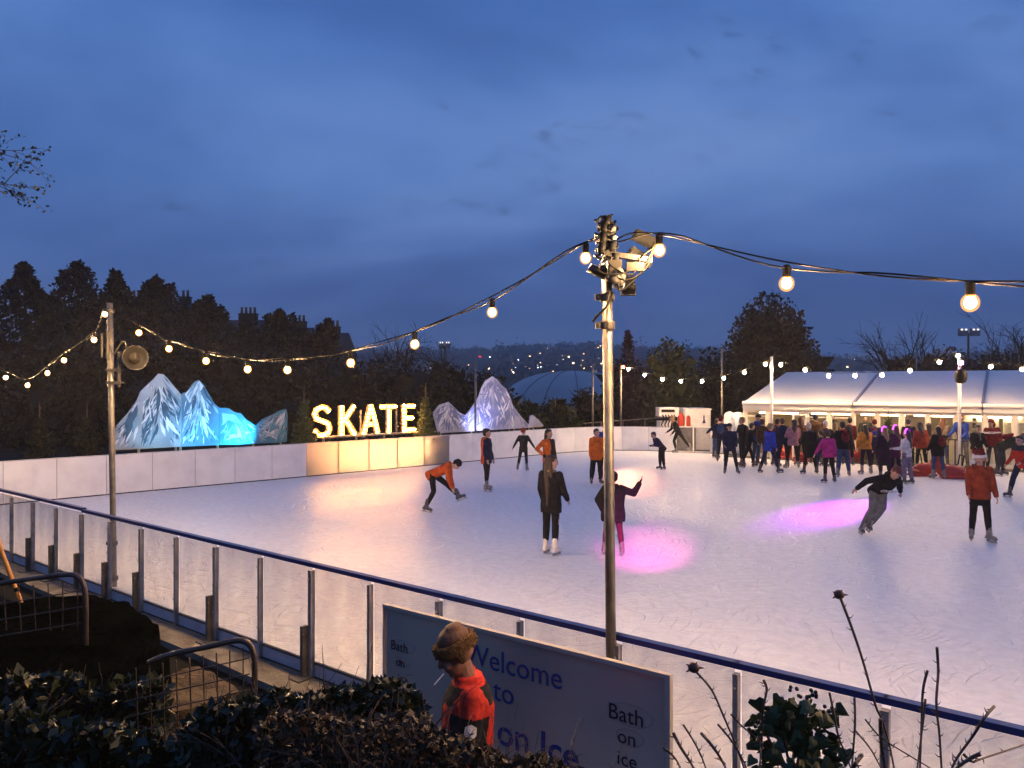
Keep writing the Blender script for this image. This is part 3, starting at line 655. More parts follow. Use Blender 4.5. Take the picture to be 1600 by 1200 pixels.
for (px, yt, yb, D, lab) in ((743, 562, 672, 30.6, 'bare pole rising in front of the right painted mountain'), (926, 567, 660, 35.2, 'bare pole behind the far white boards left of the near pole'),
                         (1128, 545, 650, 33.5, 'bare pole behind the white chiller unit'), (1267, 536, 585, 47, 'bare pole behind the marquee beside the domed tree'), (1432, 538, 585, 47, 'bare pole rising behind the marquee roof by the bare trees')):
    pole(((px - 800) / 1200 * D, D), CH + (600 - yt) / 1200 * D, .045, lab, -.06, grp='bare poles around the rink')
# ---- lamps
def floodlight(name, pos, aim, label, body=(.20, .13, .10), col=None, spot=None, finned=True):
    pos = Vector(pos); d = (Vector(aim) - pos).normalized(); x, y, z = frame(d)
    r = empty(name, pos, label, 'lamp'); Mx = Matrix((x, y, z)).transposed()
    mb = MB(); mb.box(pos - z * body[1] * .5, (body[0], body[2], body[1]), M=Mx)
    if finned:
        for k in range(7): mb.box(pos - z * body[1] * .55 + x * (k - 3) * body[0] / 7.2 + y * 0, (body[0] * .05, body[2] * 1.35, body[1] * .95), M=Mx)
    mb.build('housing', M_blackmet, r)
    lb = MB(); lb.box(pos + z * .006, (body[0] * .9, body[2] * .86, .008), M=Mx); lb.build('lens', col or mat('lamp_glass', (.3, .3, .32), .15), r)
    br = MB(); s = body[0] * .56
    br.tube([pos - z * .05 - x * s, pos - z * .05 - x * s - y * body[2] * .9, pos - z * .05 + x * s - y * body[2] * .9, pos - z * .05 + x * s], .008, 6); br.build('yoke', M_blackmet, r)
    if spot:
        e, c, ang, blend = spot; ld = bpy.data.lights.new('spot', 'SPOT'); ld.energy = e; ld.color = c; ld.spot_size = R(ang); ld.spot_blend = blend; ld.shadow_soft_size = .05
        lo = bpy.data.objects.new('light', ld); C.objects.link(lo); lo.parent = r; lo.matrix_basis = Matrix.Translation(z * .03) @ (-z).to_track_quat('Z', 'Y').to_matrix().to_4x4()
    return r
M_mag = emat('magenta_lens', (1, .18, .9), 6); M_pur = emat('purple_lens', (.6, .12, 1), 30); M_redl = emat('red_lens', (1, .12, .04), 30)
# lamps clustered on the near pole
floodlight('floodlight', (1.08, 5.66, 3.915), (2.0, 5.85, 3.50), 'upper black finned lamp on the near steel pole', (.085, .20, .055), M_blackmet)
floodlight('floodlight', (1.00, 5.64, 3.775), (2.0, 5.85, 3.20), 'lower black finned lamp beside the large bulb on the near steel pole', (.095, .17, .07), M_blackmet)
floodlight('floodlight', (.86, 5.66, 3.60), (2.35, 13.55, 0), 'small black lamp under the cables of the near steel pole', (.09, .10, .09), M_mag, (8500, (1, .07, .60), 14, 1.0))
r = empty('bucket_lamp', (.73, 5.40, 3.62), 'round lamp casing clamped under the top of the near steel pole', 'lamp')
mb = MB(); mb.lathe([(.02, .07), (.045, .06), (.065, .03), (.075, -.035), (.078, -.06), (.07, -.058), (.055, -.02)], (.74, 5.42, 3.66), (.35, -.1, .9), 20); mb.build('casing', M_steeld, r, True)
mb = MB(); mb.ell((.75, 5.40, 3.60), (.045, .03, .04), None, 12, 8); mb.build('lens', mat('lamp_glass', (.3, .3, .32), .15), r, True)
# bundle of connectors, wrapped cable and clamps round the pole top
cb = empty('cable_bundle', (.68, 5.47, 3.75), 'tangle of black cables and connectors wound round the near pole top', 'cable')
mb = MB(); c = Vector((.675, 5.49, 0)); q = []
for i in range(150):
    a = i * .33; rr = .062 + .012 * math.sin(i * .9) + .010 * math.sin(i * .23); q.append(c + Vector((math.cos(a) * rr, math.sin(a) * rr, 3.80 + i * .0019 + .012 * math.sin(i * 1.7))))
mb.tube(q, .010, 6); mb.build('cable', M_black, cb, True)
mb = MB()
for (dx, dz, s) in ((-.03, 4.0, .055), (-.035, 3.93, .06), (-.01, 4.05, .05), (.03, 3.87, .05), (-.045, 3.86, .05), (.05, 3.79, .05)):
    mb.tube([(c.x + dx, 5.43, dz - s * .7), (c.x + dx + .008, 5.42, dz + s * .7)], .030, 10)
mb.build('connector', M_black, cb, True)
mb = MB()
for (dx, z0) in ((.035, 3.99), (.04, 3.93)): mb.ell((c.x + dx, 5.40, z0), (.024, .018, .02), None, 10, 6)
mb.build('white_plug', mat('plug', (.16, .155, .14), .5), cb, True)
mb = MB()
for k in range(4):
    a = random.uniform(0, 6); z0 = 3.62 + k * .035
    mb.tube(spline([(.66, 5.43, z0 + .1), (.66 + .08 * math.sin(a), 5.36, z0), (.78 + .06 * math.cos(a), 5.35, z0 - .07 + .05 * math.sin(k)), (.90 + .05 * math.sin(k), 5.38, z0 + .06), (1.0, 5.40, 3.86)], 6), .006, 6)
mb.tube(spline([(.71, 5.42, 3.55), (.66, 5.40, 3.44), (.60, 5.41, 3.38), (.57, 5.42, 3.34)], 5), [.009] * 16, 6)
mb.build('loose_cable', M_black, cb, True)
mb = MB(); mb.box((.82, 5.43, 3.80), (.34, .05, .035), M=Matrix.Rotation(.15, 3, 'Y')); mb.box((.72, 5.42, 3.70), (.10, .10, .14)); mb.box((.86, 5.38, 3.72), (.12, .05, .06)); mb.build('lamp_bar', mat('darkened_steel', (.03, .027, .022), .5, .3, .3, 9), cp)  # steel colour darkened to offset the strong light of near bulbs
mb = MB(); mb.tube([(.55, 5.47, 3.73), (.69, 5.47, 3.66)], .035, 10); mb.build('clamp', mat('darkened_steel', (.03, .027, .022), .5, .3, .3, 9), cp, True)
# lamps on the far poles
floodlight('spotlight', (4.98, 34.45, 3.66), (3.7, 24.0, 0), 'small lamp glowing red on the far pole', (.16, .16, .14), M_redl, (2600, (1, .24, .10), 12, .9), False)
floodlight('spotlight', (15.1, 25.85, 3.62), (7.4, 17.6, 0), 'small lamp glowing purple on the speaker pole', (.18, .16, .16), M_pur, (28000, (.60, .015, 1), 10.5, .95), False)
sp = empty('hanging_speaker', (15.15, 25.86, 2.9), 'black rounded speaker hanging on the pole before the marquee', 'speaker')
mb = MB(); mb.lathe([(.05, -.24), (.15, -.20), (.19, -.08), (.19, .08), (.15, .2), (.05, .24)], (15.05, 25.75, 3.16), (0, 0, 1), 18); mb.build('cabinet', M_black, sp, True)
mb = MB(); mb.box((15.14, 25.9, 3.16), (.16, .2, .06)); mb.build('bracket', M_steeld, sp)
# ---- floodlight masts behind
def mast(px, D, yt, lab, w_=.9, n=2):
    x = (px - 800) / 1200 * D; z = CH + (600 - yt) / 1200 * D
    r = empty('floodlight_mast', (x, D, -1.5), lab, 'mast', 'floodlight masts beyond the trees')
    mb = MB(); mb.tube([(x, D, -1.5), (x, D, z)], [.14, .09], 8); mb.build('tube', M_steeld, r)
    mb = MB(); mb.box((x, D, z), (w_ * 2.2, .1, .1)); mb.build('crossbar', M_steeld, r)
    for s in (-1, 1):
        q = MB(); q.box((x + s * w_ * .62, D - .1, z + .1), (w_ * .9, .3, .7)); h = q.build('lamp_housing', mat('mast_grey', (.16, .17, .2), .5), r)
        for k in (-1, 1):
            l = MB(); l.box((x + s * w_ * .62 + k * w_ * .22, D - .26, z + .35), (w_ * .22, .06, .14)); l.build('lens', emat('mast_glow', (.9, .92, 1), 1.3), h)
mast(1513, 72, 521, 'twin-headed floodlight mast above the bushes behind the marquee')
mast(695, 75, 541, 'unlit floodlight mast left of the pale dome', .5)
# ---- SKATE letters
LA, LB = (-6.55, 25.4), (-3.25, 28.6)
def letters():
    sh = empty('sign_stand', PV(500, 700, LA, LB), 'timber stand with diagonal braces under the glowing letters', 'stand'); sh.location.z = 0
    mb = MB(); dirn = Vector((LB[0] - LA[0], LB[1] - LA[1], 0)).normalized(); nn = Vector((dirn.y, -dirn.x, 0))
    a = PV(502, 690, LA, LB); b = PV(652, 680, LA, LB); a.z = b.z = 1.12
    mb.beam(a, b, .28, .06)
    for t in (.02, .34, .63, .97): p = a.lerp(b, t); mb.beam((p.x, p.y, 0), (p.x, p.y, 1.1), .07, .07)
    for px in (566, 622): p = PV(px, 650, LA, LB) - nn * .1; mb.beam((p.x, p.y, 1.1), (p.x, p.y, 2.0), .05, .05)
    for t in (.25, .8): p = a.lerp(b, t); q = p + dirn * .5 + nn * .28; mb.beam((p.x, p.y, 1.5), (q.x, q.y, 1.06), .04, .04)
    mb.build('timber_frame', mat('pale_timber', (.42, .34, .23), .7, 0, .2, 6), sh)
    T = .2
    G_ = {'S': [[(.88, .80), (.70, .94), (.45, .97), (.20, .90), (.10, .74), (.20, .58), (.50, .50), (.80, .42), (.90, .26), (.80, .10), (.55, .03), (.28, .05), (.10, .20)]],
          'K': [[(.12, 0), (.12, 1)], [(.88, 1), (.24, .45)], [(.36, .55), (.90, 0)]],
          'A': [[(.05, 0), (.5, 1)], [(.5, 1), (.95, 0)], [(.24, .33), (.76, .33)]],
          'T': [[(.5, 0), (.5, .95)], [(.02, .93), (.98, .93)]],
          'E': [[(.14, 0), (.14, 1)], [(.14, .93), (.90, .93)], [(.14, .5), (.78, .5)], [(.14, .07), (.92, .07)]]}
    M_tray = mat('letter_tray', (.80, .40, .09), .5, 0, .04, 5); M_lb = emat('letter_bulb', (1.0, .56, .18), 200.0)
    words = {'S': 'first', 'K': 'second', 'A': 'middle', 'T': 'fourth', 'E': 'last'}
    for ch, x0, x1, yt, yb in (('S', 488, 517, 634, 682), ('K', 529, 556, 633, 680), ('A', 566, 590, 633, 677), ('T', 593, 619, 632, 675), ('E', 627, 650, 632, 673)):
        p0 = PV(x0, 640, LA, LB); p1 = PV(x1, 640, LA, LB); p0.z = p1.z = 0; W = (p1 - p0).length; d = (p1 - p0).normalized(); H = 1.0; zb = 1.16
        r = empty('illuminated_letter', (p0.x, p0.y, zb), f'glowing bulb-lit letter {ch}, {words[ch]} letter of the word SKATE', 'sign letter', 'bulb letters spelling SKATE')
        def L2(x, y, o=0): return p0 + d * (x * W) + Vector((0, 0, zb + y * H)) + nn * o
        tw = .17; mb = MB(); bulbs = []
        for st in G_[ch]:
            for i in range(len(st) - 1):
                a, b = L2(*st[i]), L2(*st[i + 1]); e = (b - a).normalized(); s = e.cross(nn).normalized()
                if ch in 'S': a = a - e * .02; b = b + e * .02
                # back plate and two returns
                q = [a - s * tw / 2, b - s * tw / 2, b + s * tw / 2, a + s * tw / 2]
                mb.add(q + [v - nn * .02 for v in q], [(0, 1, 2, 3), (7, 6, 5, 4), (0, 4, 5, 1), (1, 5, 6, 2), (2, 6, 7, 3), (3, 7, 4, 0)])
                for sg in (-1, 1): mb.beam(a + s * sg * tw / 2 + nn * .03, b + s * sg * tw / 2 + nn * .03, .07, .012) if abs(s.z) > .7 else mb.beam(a + s * sg * tw / 2 + nn * .03, b + s * sg * tw / 2 + nn * .03, .012, .07)
            d_ = [0]
            for i in range(len(st) - 1): d_.append(d_[-1] + (L2(*st[i + 1]) - L2(*st[i])).length)
            n = max(2, round(d_[-1] / .145)); 
            for k in range(n + 1):
                s_ = .03 + (d_[-1] - .06) * k / n; i = min(max(j for j in range(len(d_)) if d_[j] <= s_ + 1e-6), len(st) - 2); t = (s_ - d_[i]) / (d_[i + 1] - d_[i])
                a, b = L2(*st[i], .045), L2(*st[i + 1], .045); q = a.lerp(b, t)
                if all((q - v).length > .085 for v in bulbs): bulbs.append(q)
        mb.build('letter_tray', M_tray, r)
        for q in bulbs:
            b = MB(); b.ell(q, .030, None, 8, 6); b.build('bulb', M_lb, r, True)
letters()
# ---- painted mountain flats
def mountainmat(name, c0, c1, sc=.9):
    m = mat(name, c0, .6); N, L = nodes_of(m); r = [n for n in N if n.type == 'VALTORGB'][0]; n = [n for n in N if n.type == 'TEX_NOISE'][0]
    n.inputs['Scale'].default_value = sc; n.inputs['Detail'].default_value = 5; n.inputs['Distortion'].default_value = .8
    r.color_ramp.elements[0].position = .36; r.color_ramp.elements[1].position = .62; r.color_ramp.elements[0].color = (*c0, 1); r.color_ramp.elements[1].color = (*c1, 1); return m
SN = (.80, .84, .88)
def inside(poly, x, y):
    c = False; n = len(poly)
    for i in range(n):
        (x1, y1), (x2, y2) = poly[i], poly[(i + 1) % n]
        if (y1 > y) != (y2 > y) and x < (x2 - x1) * (y - y1) / (y2 - y1) + x1: c = not c
    return c
def flat(outline, A, B, label, seams, matl, legs_px, zleg, off=.03, floor=0, peaks=(), big=(), dk='D'):
    prng = random.Random(len(outline)); matl = matl if isinstance(matl, list) else [matl]
    dirn = Vector((B[0] - A[0], B[1] - A[1], 0)).normalized(); nn = Vector((dirn.y, -dirn.x, 0))
    pts = [PV(x, y, A, B) for x, y in outline]
    o0 = Vector((pts[0].x, pts[0].y, 0)); r = empty('painted_mountain', o0, label, 'scenery', 'painted mountain flats', math.atan2(dirn.y, dirn.x))
    us = [((p - o0).dot(dirn), p.z) for p in pts]
    def clip(poly, u0, u1):
        def cut(poly, f):
            out = []
            for i in range(len(poly)):
                a, b = poly[i], poly[(i + 1) % len(poly)]; fa, fb_ = f(a), f(b)
                if fa >= 0: out.append(a)
                if fa * fb_ < 0: t = fa / (fa - fb_); out.append((a[0] + (b[0] - a[0]) * t, a[1] + (b[1] - a[1]) * t))
            return out
        return cut(cut(poly, lambda p: p[0] - u0), lambda p: u1 - p[0])
    sm = [-99] + [(PV(x, 650, A, B) - o0).dot(dirn) for x in seams] + [99]
    for i in range(len(sm) - 1):
        poly = clip(us, sm[i] + .004, sm[i + 1] - .004)
        if len(poly) < 3: continue
        bm = bmesh.new(); n = len(poly); z = .006 * (i % 2)
        f = [bm.verts.new((u, -.02 - z, w_)) for u, w_ in poly]; b = [bm.verts.new((u, .02 - z, w_)) for u, w_ in poly]
        bm.faces.new(f); bm.faces.new(b[::-1])
        for k in range(n): bm.faces.new((f[k], b[k], b[(k + 1) % n], f[(k + 1) % n]))
        bmesh.ops.recalc_face_normals(bm, faces=bm.faces)
        bmesh.ops.triangulate(bm, faces=[q for q in bm.faces if len(q.verts) > 4])
        for f_ in bm.faces: f_.material_index = 0
        slots = {'D': 1, 'M': 2, 'W': 3, 'P': 4, 'V': 5}; pk = [((PV(x, y, A, B) - o0).dot(dirn), PV(x, y, A, B).z) for x, y in peaks]
        def shape(pp, slot, yy):
            vs_ = [bm.verts.new((u, yy, w_)) for u, w_ in pp]
            try:
                f2 = bm.faces.new(vs_)
            except ValueError: return
            f2.material_index = slot; f2.normal_update()
            if f2.normal.y > 0: f2.normal_flip()
        for bi, (pi, kind, pp) in enumerate(big):
            if pi == i: shape([((PV(x, y, A, B) - o0).dot(dirn), PV(x, y, A, B).z) for x, y in pp], slots[kind], -.0235 - z)
        us_ = [p[0] for p in poly]; zs_ = [p[1] for p in poly]; area = (max(us_) - min(us_)) * (max(zs_) - min(zs_)); blue = i >= 2 and len(matl) > 2
        if pk:
            for k in range(int(area * 140)):
                u, w_ = prng.uniform(min(us_), max(us_)), prng.uniform(min(zs_), max(zs_)); q = min(pk, key=lambda p: abs(p[0] - u) * 1.0 + (3 if p[1] < w_ - .1 else 0)); dx, dz = u - q[0], w_ - q[1]
                ang = math.atan2(-abs(dz) - .25, dx) * .75 + math.atan2(-.35, 1 if dx > 0 else -1) * .25 + prng.gauss(0, .28)
                if noise.noise(Vector((u * 1.1, w_ * 1.3, i * 3))) < -.22: continue
                ln = prng.uniform(.12, .58) * (1.2 if k % 5 == 0 else .8); wd = ln * prng.uniform(.14, .30); e = (math.cos(ang), math.sin(ang)); f3 = (-e[1], e[0]); m = 3; up_ = []; lo_ = []
                for j in range(m + 1):
                    t = j / m; ww = wd * math.sin(PI * (.12 + .8 * t)) * prng.uniform(.5, 1.2); jj = prng.uniform(-.05, .05) * ln
                    up_.append((u + e[0] * (ln * t + jj) + f3[0] * ww * .5, w_ + e[1] * (ln * t + jj) + f3[1] * ww * .5)); lo_.append((u + e[0] * ln * t - f3[0] * ww * .5, w_ + e[1] * ln * t - f3[1] * ww * .5))
                pp = [(u - e[0] * wd * .6, w_ - e[1] * wd * .6)] + up_ + [(u + e[0] * ln * 1.15, w_ + e[1] * ln * 1.15)] + lo_[::-1]
                if all(inside(poly, a_, b_) for a_, b_ in pp):
                    kind = (prng.choice(['P', 'P', 'D', 'W', 'M']) if blue else prng.choice([dk, dk, 'M' if dk == 'D' else 'V', 'W']))
                    shape(pp, slots[kind], -.0245 - z - (k % 40) * .00012)
        me = bpy.data.meshes.new('flat_panel'); bm.to_mesh(me); me.materials.append(matl[min(i, len(matl) - 1)])
        for m_ in (SH_D, SH_M, SH_W, SH_P, SH_V): me.materials.append(m_)
        o = bpy.data.objects.new('flat_panel', me); C.objects.link(o); o.parent = r
    fr = MB(); ex = [u for u, w_ in us]
    for x in legs_px:
        p = PV(x, 680, A, B) - nn * .06; fr.beam((p.x, p.y, -.05), (p.x, p.y, zleg + .3), .07, .05)
    u0, u1 = min(ex) + .1, max(ex) - .1; p, q = o0 + dirn * u0 - nn * .05, o0 + dirn * u1 - nn * .05
    fr.beam((p.x, p.y, zleg + .02), (q.x, q.y, zleg + .02), .05, .05); fr.build('support_frame', mat('pale_timber', (.42, .34, .23)), r)
    return r
MA, MBp = (-11.6, 21.2), (-7.2, 25.6)
m1 = mountainmat('mountain_snow', (.24, .31, .37), (.52, .58, .64)); m1b = mountainmat('mountain_blue', (.045, .20, .33), (.10, .34, .48)); m1c = mountainmat('mountain_midblue', (.07, .19, .30), (.20, .36, .48))
SH_D = mountainmat('paint_dark_blue', (.03, .08, .14), (.05, .13, .21), 3); SH_M = mountainmat('paint_mid_blue', (.16, .28, .38), (.25, .38, .48), 3); SH_W = mountainmat('paint_white', (.72, .77, .82), (.86, .88, .90), 3); SH_P = mountainmat('paint_pale_blue', (.25, .48, .60), (.42, .62, .72), 3)
SH_V = mountainmat('paint_violet_blue', (.14, .18, .36), (.22, .28, .50), 3)
flat([(176, 702), (172, 690), (182, 665), (200, 645), (214, 625), (219, 612), (228, 603), (240, 592), (247, 584), (255, 585), (262, 592), (270, 602), (278, 611), (283, 617), (286, 614), (292, 612), (298, 603), (305, 596), (311, 594), (318, 601), (325, 614), (334, 630), (342, 637), (358, 638), (366, 644), (376, 646), (384, 655), (392, 660), (399, 665), (410, 655), (425, 648), (436, 642), (447, 639), (449, 648), (448, 690), (430, 692)],
     MA, MBp, 'large left painted mountain backdrop lit cyan behind the white boards', [218, 283, 342, 400], [m1, m1, m1c, m1b, m1b], [180, 218, 276, 283, 341, 397, 440], 1.03,
     peaks=[(248, 584), (311, 594), (366, 644), (447, 640)], big=[(1, 'M', [(252, 590), (262, 604), (283, 628), (283, 668), (270, 655), (274, 636), (260, 622), (264, 612)]), (2, 'W', [(288, 616), (300, 604), (311, 595), (318, 604), (312, 612), (317, 622), (309, 618), (306, 634), (300, 622), (296, 630), (290, 620)]),
          (2, 'P', [(296, 652), (312, 636), (330, 644), (322, 650), (326, 662), (314, 656), (300, 662)]), (3, 'P', [(346, 645), (366, 648), (380, 664), (366, 660), (356, 656), (348, 664)]), (3, 'W', [(350, 682), (378, 674), (398, 674), (380, 680), (390, 683), (366, 684), (352, 688)]), (4, 'D', [(402, 668), (425, 652), (446, 644), (447, 656), (430, 660), (418, 672)])])
M2A, M2B = (-3.0, 29.9), (1.2, 33.9)
m2 = mountainmat('mountain_pale', (.36, .39, .52), (.66, .68, .78)); m2b = mountainmat('mountain_pale_shade', (.20, .23, .40), (.42, .45, .60))
flat([(684, 677), (676, 645), (686, 633), (700, 628), (709, 636), (718, 645), (727, 649), (734, 640), (741, 630), (747, 620), (752, 606), (758, 595), (769, 588), (776, 592), (783, 602), (791, 608), (797, 622), (801, 634), (813, 650), (824, 662), (833, 668)],
     M2A, M2B, 'right painted mountain backdrop lit white-violet beside the SKATE letters', [771], [m2, m2b], [690, 738, 797, 805, 828], 1.02, peaks=[(700, 628), (747, 620), (769, 588), (797, 625)], dk='V', big=[(0, 'V', [(704, 634), (718, 648), (734, 656), (728, 664), (712, 656), (706, 644)]), (0, 'V', [(742, 636), (756, 650), (771, 654), (771, 640), (756, 636)]), (1, 'V', [(774, 600), (786, 612), (780, 630), (788, 644), (776, 650), (772, 640)])])
flat([(826, 666), (827, 650), (832, 648), (840, 655), (850, 666)], M2A, M2B, 'small dark painted mountain piece right of the pale backdrop', [], m2b, [835], 1.0)
# uplighters at the feet of the flats
def upl(px, py, A, B, off, aimpx, aimpy, lab, e, c, ang):
    dirn = Vector((B[0] - A[0], B[1] - A[1], 0)).normalized(); nn = Vector((dirn.y, -dirn.x, 0))
    p = PV(px, py, A, B); p = Vector((p.x, p.y, .86)) + nn * off; a = PV(aimpx, aimpy, A, B)
    st = MB(); st.box((p.x, p.y, .38), (.12, .12, .76)); r = floodlight('uplighter', p, a, lab, (.22, .12, .12), emat('lens_%s' % lab[:9], c, 4), (e, c, ang, .8), False)
    r['group'] = 'uplighters under the painted mountains'; st.build('stand', M_blackmet, r)
upl(392, 690, MA, MBp, .75, 340, 660, 'cyan uplighter at the right foot of the large painted mountain', 420, (.03, .50, 1), 135)
upl(230, 690, MA, MBp, .9, 245, 630, 'cool white uplighter at the left foot of the large painted mountain', 40, (.45, .78, 1), 130)
upl(305, 690, MA, MBp, .8, 300, 640, 'pale blue uplighter in the middle of the large painted mountain', 80, (.16, .62, 1), 125)
upl(736, 675, M2A, M2B, .85, 750, 640, 'white-violet uplighter below the right painted mountain', 150, (.50, .52, 1), 130)
for i, px in enumerate((535, 580, 625)):  # unseen floods added behind the boards to make them glow
    p = PV(px, 690, LA, LB); d_ = Vector((LB[0] - LA[0], LB[1] - LA[1], 0)).normalized(); n_ = Vector((d_.y, -d_.x, 0)); p = Vector((p.x, p.y, .55)) - n_ * .05
    r = floodlight('floodlight', p, p + n_ * 1.2 + Vector((0, 0, .0)), ('left', 'middle', 'right')[i] + ' unseen warm floodlight added to glow through the white boards', (.26, .10, .16), emat('warm_lens', (1, .74, .48), 6), (85, (1, .78, .55), 150, .5), False); r['group'] = 'added floodlights backlighting the boards'
# ---- chiller unit, bottles, sacks behind the boards
def PD(px, py, D): return P(px, py, D)
ch = empty('chiller_unit', (7.6, 35.0, -.05), 'white chiller cabinet with pipework behind the rink gate', 'machine')
mb = MB(); mb.box((8.35, 35.3, .85), (1.15, 1.6, 1.8)); mb.box((8.35, 35.3, 1.77), (1.22, 1.7, .05)); mb.build('cabinet', mat('cabinet_white', (.62, .62, .64), .5, 0, .12, 3), ch)
mb = MB(); mb.box((7.15, 35.4, 1.62), (.9, .9, .42)); mb.box((7.15, 35.4, .65), (.8, .9, 1.1)); mb.build('condenser', mat('cabinet_white', (.62, .62, .64)), ch)
mb = MB()
for k in range(5): mb.tube(spline([(6.85 + k * .13, 34.93, 1.5), (6.9 + k * .14, 34.9, 1.3 - .05 * (k % 2)), (6.8 + k * .15, 34.92, 1.05), (6.9 + k * .12, 34.93, .9)], 5), .025, 6)
mb.box((7.1, 34.94, 1.68), (.6, .03, .12)); mb.build('pipework', M_blackmet, ch)
mb = MB(); mb.lathe([(.05, -.16), (.075, -.13), (.02, .02), (.03, .12), (.005, .24)], (8.62, 34.48, 1.3), (0, 0, 1), 10); mb.build('painted_emblem', mat('navy_paint', (.02, .03, .12), .5), ch)
mb = MB(); mb.box((7.75, 34.6, .48), (.95, .5, 1.0)); mb.solo('platform', M_steeld, 'low steel platform carrying the two red gas bottles', 'platform')
mg = mat('red_bottle', (.42, .035, .012), .45, 0, .12, 6)
for i, (x, side) in enumerate(((7.62, 'left'), (7.92, 'right'))):
    b = empty('gas_bottle', (x, 34.6, .98), f'red gas bottle, {side} of the two on the platform by the chiller', 'gas bottle', 'red gas bottles')
    mb = MB(); mb.lathe([(.11, 0), (.135, .03), (.14, .10), (.14, .42), (.11, .50), (.05, .54)], (x, 34.6, .98), (0, 0, 1), 18); mb.build('cylinder', mg, b, True)
    mb = MB(); mb.lathe([(.075, .50), (.08, .50), (.08, .62), (.072, .62)], (x, 34.6, .98), (0, 0, 1), 14); mb.build('collar', mg, b, True)
    mb = MB(); mb.tube([(x, 34.6, 1.52), (x, 34.6, 1.60)], .018); mb.build('valve', M_steel, b)
msk = mat('sack_white', (.55, .57, .62), .7, 0, .1, 3, .5, 10)
for i, (px, D, s, lab) in enumerate(((1131, 32.0, .34, 'pale blue-white sack left of the other two by the gate'), (1145, 32.4, .52, 'tallest white sack behind the hooded skaters'), (1162, 31.6, .50, 'rightmost white sack beside the marquee corner'))):
    x = (px - 800) / 1200 * D; mb = MB()
    for k in range(9): mb.ell((x + random.uniform(-.2, .2) * s, D + random.uniform(-.2, .2), .2 + .16 * k * s * 2), (s * random.uniform(.6, .9), s * .7, s * .5), Euler((random.random(), random.random(), 0)).to_matrix(), 12, 8)
    o = mb.solo('sack', msk, lab, 'sack', 'white sacks by the gate', origin=(x, D, 0)); remesh(o, .05, 1)
    o.scale = (1, 1, (1.75 if s > .4 else 1.35) / max(v[2] for v in mb.v))
# ---- pale dome beyond the trees
dm = empty('air_dome', (7.0, 88, -2.5), 'large pale inflated dome hall seen beyond the painted mountains', 'dome')
mb = MB(); n, k = 48, 14; vs = []
for i in range(k + 1):
    t = PI / 2 * i / k
    for j in range(n):
        a = 2 * PI * j / n; cc, ss = math.cos(a), math.sin(a); sx = math.copysign(abs(cc) ** .8, cc); sy = math.copysign(abs(ss) ** .8, ss)
        bul = 1 + .012 * abs(math.sin(a * 8)); vs.append((7.0 + 9.8 * sx * math.cos(t) ** .8 * bul, 88 + 15 * sy * math.cos(t) ** .8 * bul, -2.5 + 6.9 * math.sin(t)))
mb.add(vs, [(i * n + j, i * n + (j + 1) % n, (i + 1) * n + (j + 1) % n, (i + 1) * n + j) for i in range(k) for j in range(n)]); mb.build('membrane', mat('dome_skin', (.27, .275, .28), .5, 0, .12, .3), dm, True)
mb = MB()
for a0 in (-2.3, -1.95, -1.6, -1.2, -.8):
    mb.tube([(7.0 + 9.83 * math.copysign(abs(math.cos(a0)) ** .8, math.cos(a0)) * math.cos(t) ** .8, 88 + 15.05 * math.copysign(abs(math.sin(a0)) ** .8, math.sin(a0)) * math.cos(t) ** .8, -2.5 + 6.93 * math.sin(t)) for t in [PI / 2 * i / 14 for i in range(15)]], .05, 5)
mb.build('cable_net', mat('dome_cable', (.10, .11, .13), .6), dm)
# railing behind the far boards
rl = empty('railing', P(905, 700, 38).xy.to_3d(), 'thin dark metal railing behind the far white boards', 'railing')
a, b = P(905, 662, 38), P(1042, 652, 38)
mb = MB(); mb.tube([a, b], .03); mb.tube([a - Vector((0, 0, .45)), b - Vector((0, 0, .45))], .02); mb.build('rail', M_steel, rl)
for k in range(5):
    p = a.lerp(b, k / 4); q = MB(); q.tube([(p.x, p.y, -.1), p], .025); q.build('post', M_steel, rl)
# ---- seals (red pushing aids)
mred = mat('red_plastic', (.36, .02, .015), .4, 0, .1, 5)
def aid(px, py, rz, lab):
    p = G(px, py); r = empty('skating_aid', p, lab, 'skating aid', 'red plastic skating aids', rz)
    mb = MB(); mb.ell((0, 0, .22), (.42, .19, .21)); mb.ell((.30, 0, .38), (.16, .13, .26), Euler((0, .4, 0)).to_matrix()); mb.ell((.36, 0, .62), (.13, .11, .11)); mb.ell((.47, 0, .59), (.07, .07, .05)); mb.ell((-.42, 0, .18), (.16, .22, .05)); mb.box((-.12, 0, .05), (.8, .36, .07))
    o = mb.build('hull', mred, r, True, world=False); remesh(o, .02, 2)
    mb = MB(); mb.tube([(-.25, -.2, .42), (-.3, -.2, .72), (-.3, .2, .72), (-.25, .2, .42)], .02); mb.build('handle', M_black, r, False, world=False)
aid(1446, 744, .1, 'large red skating aid behind the rust-jacketed skater'); aid(1486, 748, 2.9, 'red skating aid left of the seated skater in dark red'); aid(1226, 716, .3, 'red skating aid between the crowd legs near the pink jacket'); aid(1340, 722, .2, 'red skating aid on the matting edge near the red chairs')
aid(1262, 722, .2, 'red skating aid half hidden behind the beige beanie skater')
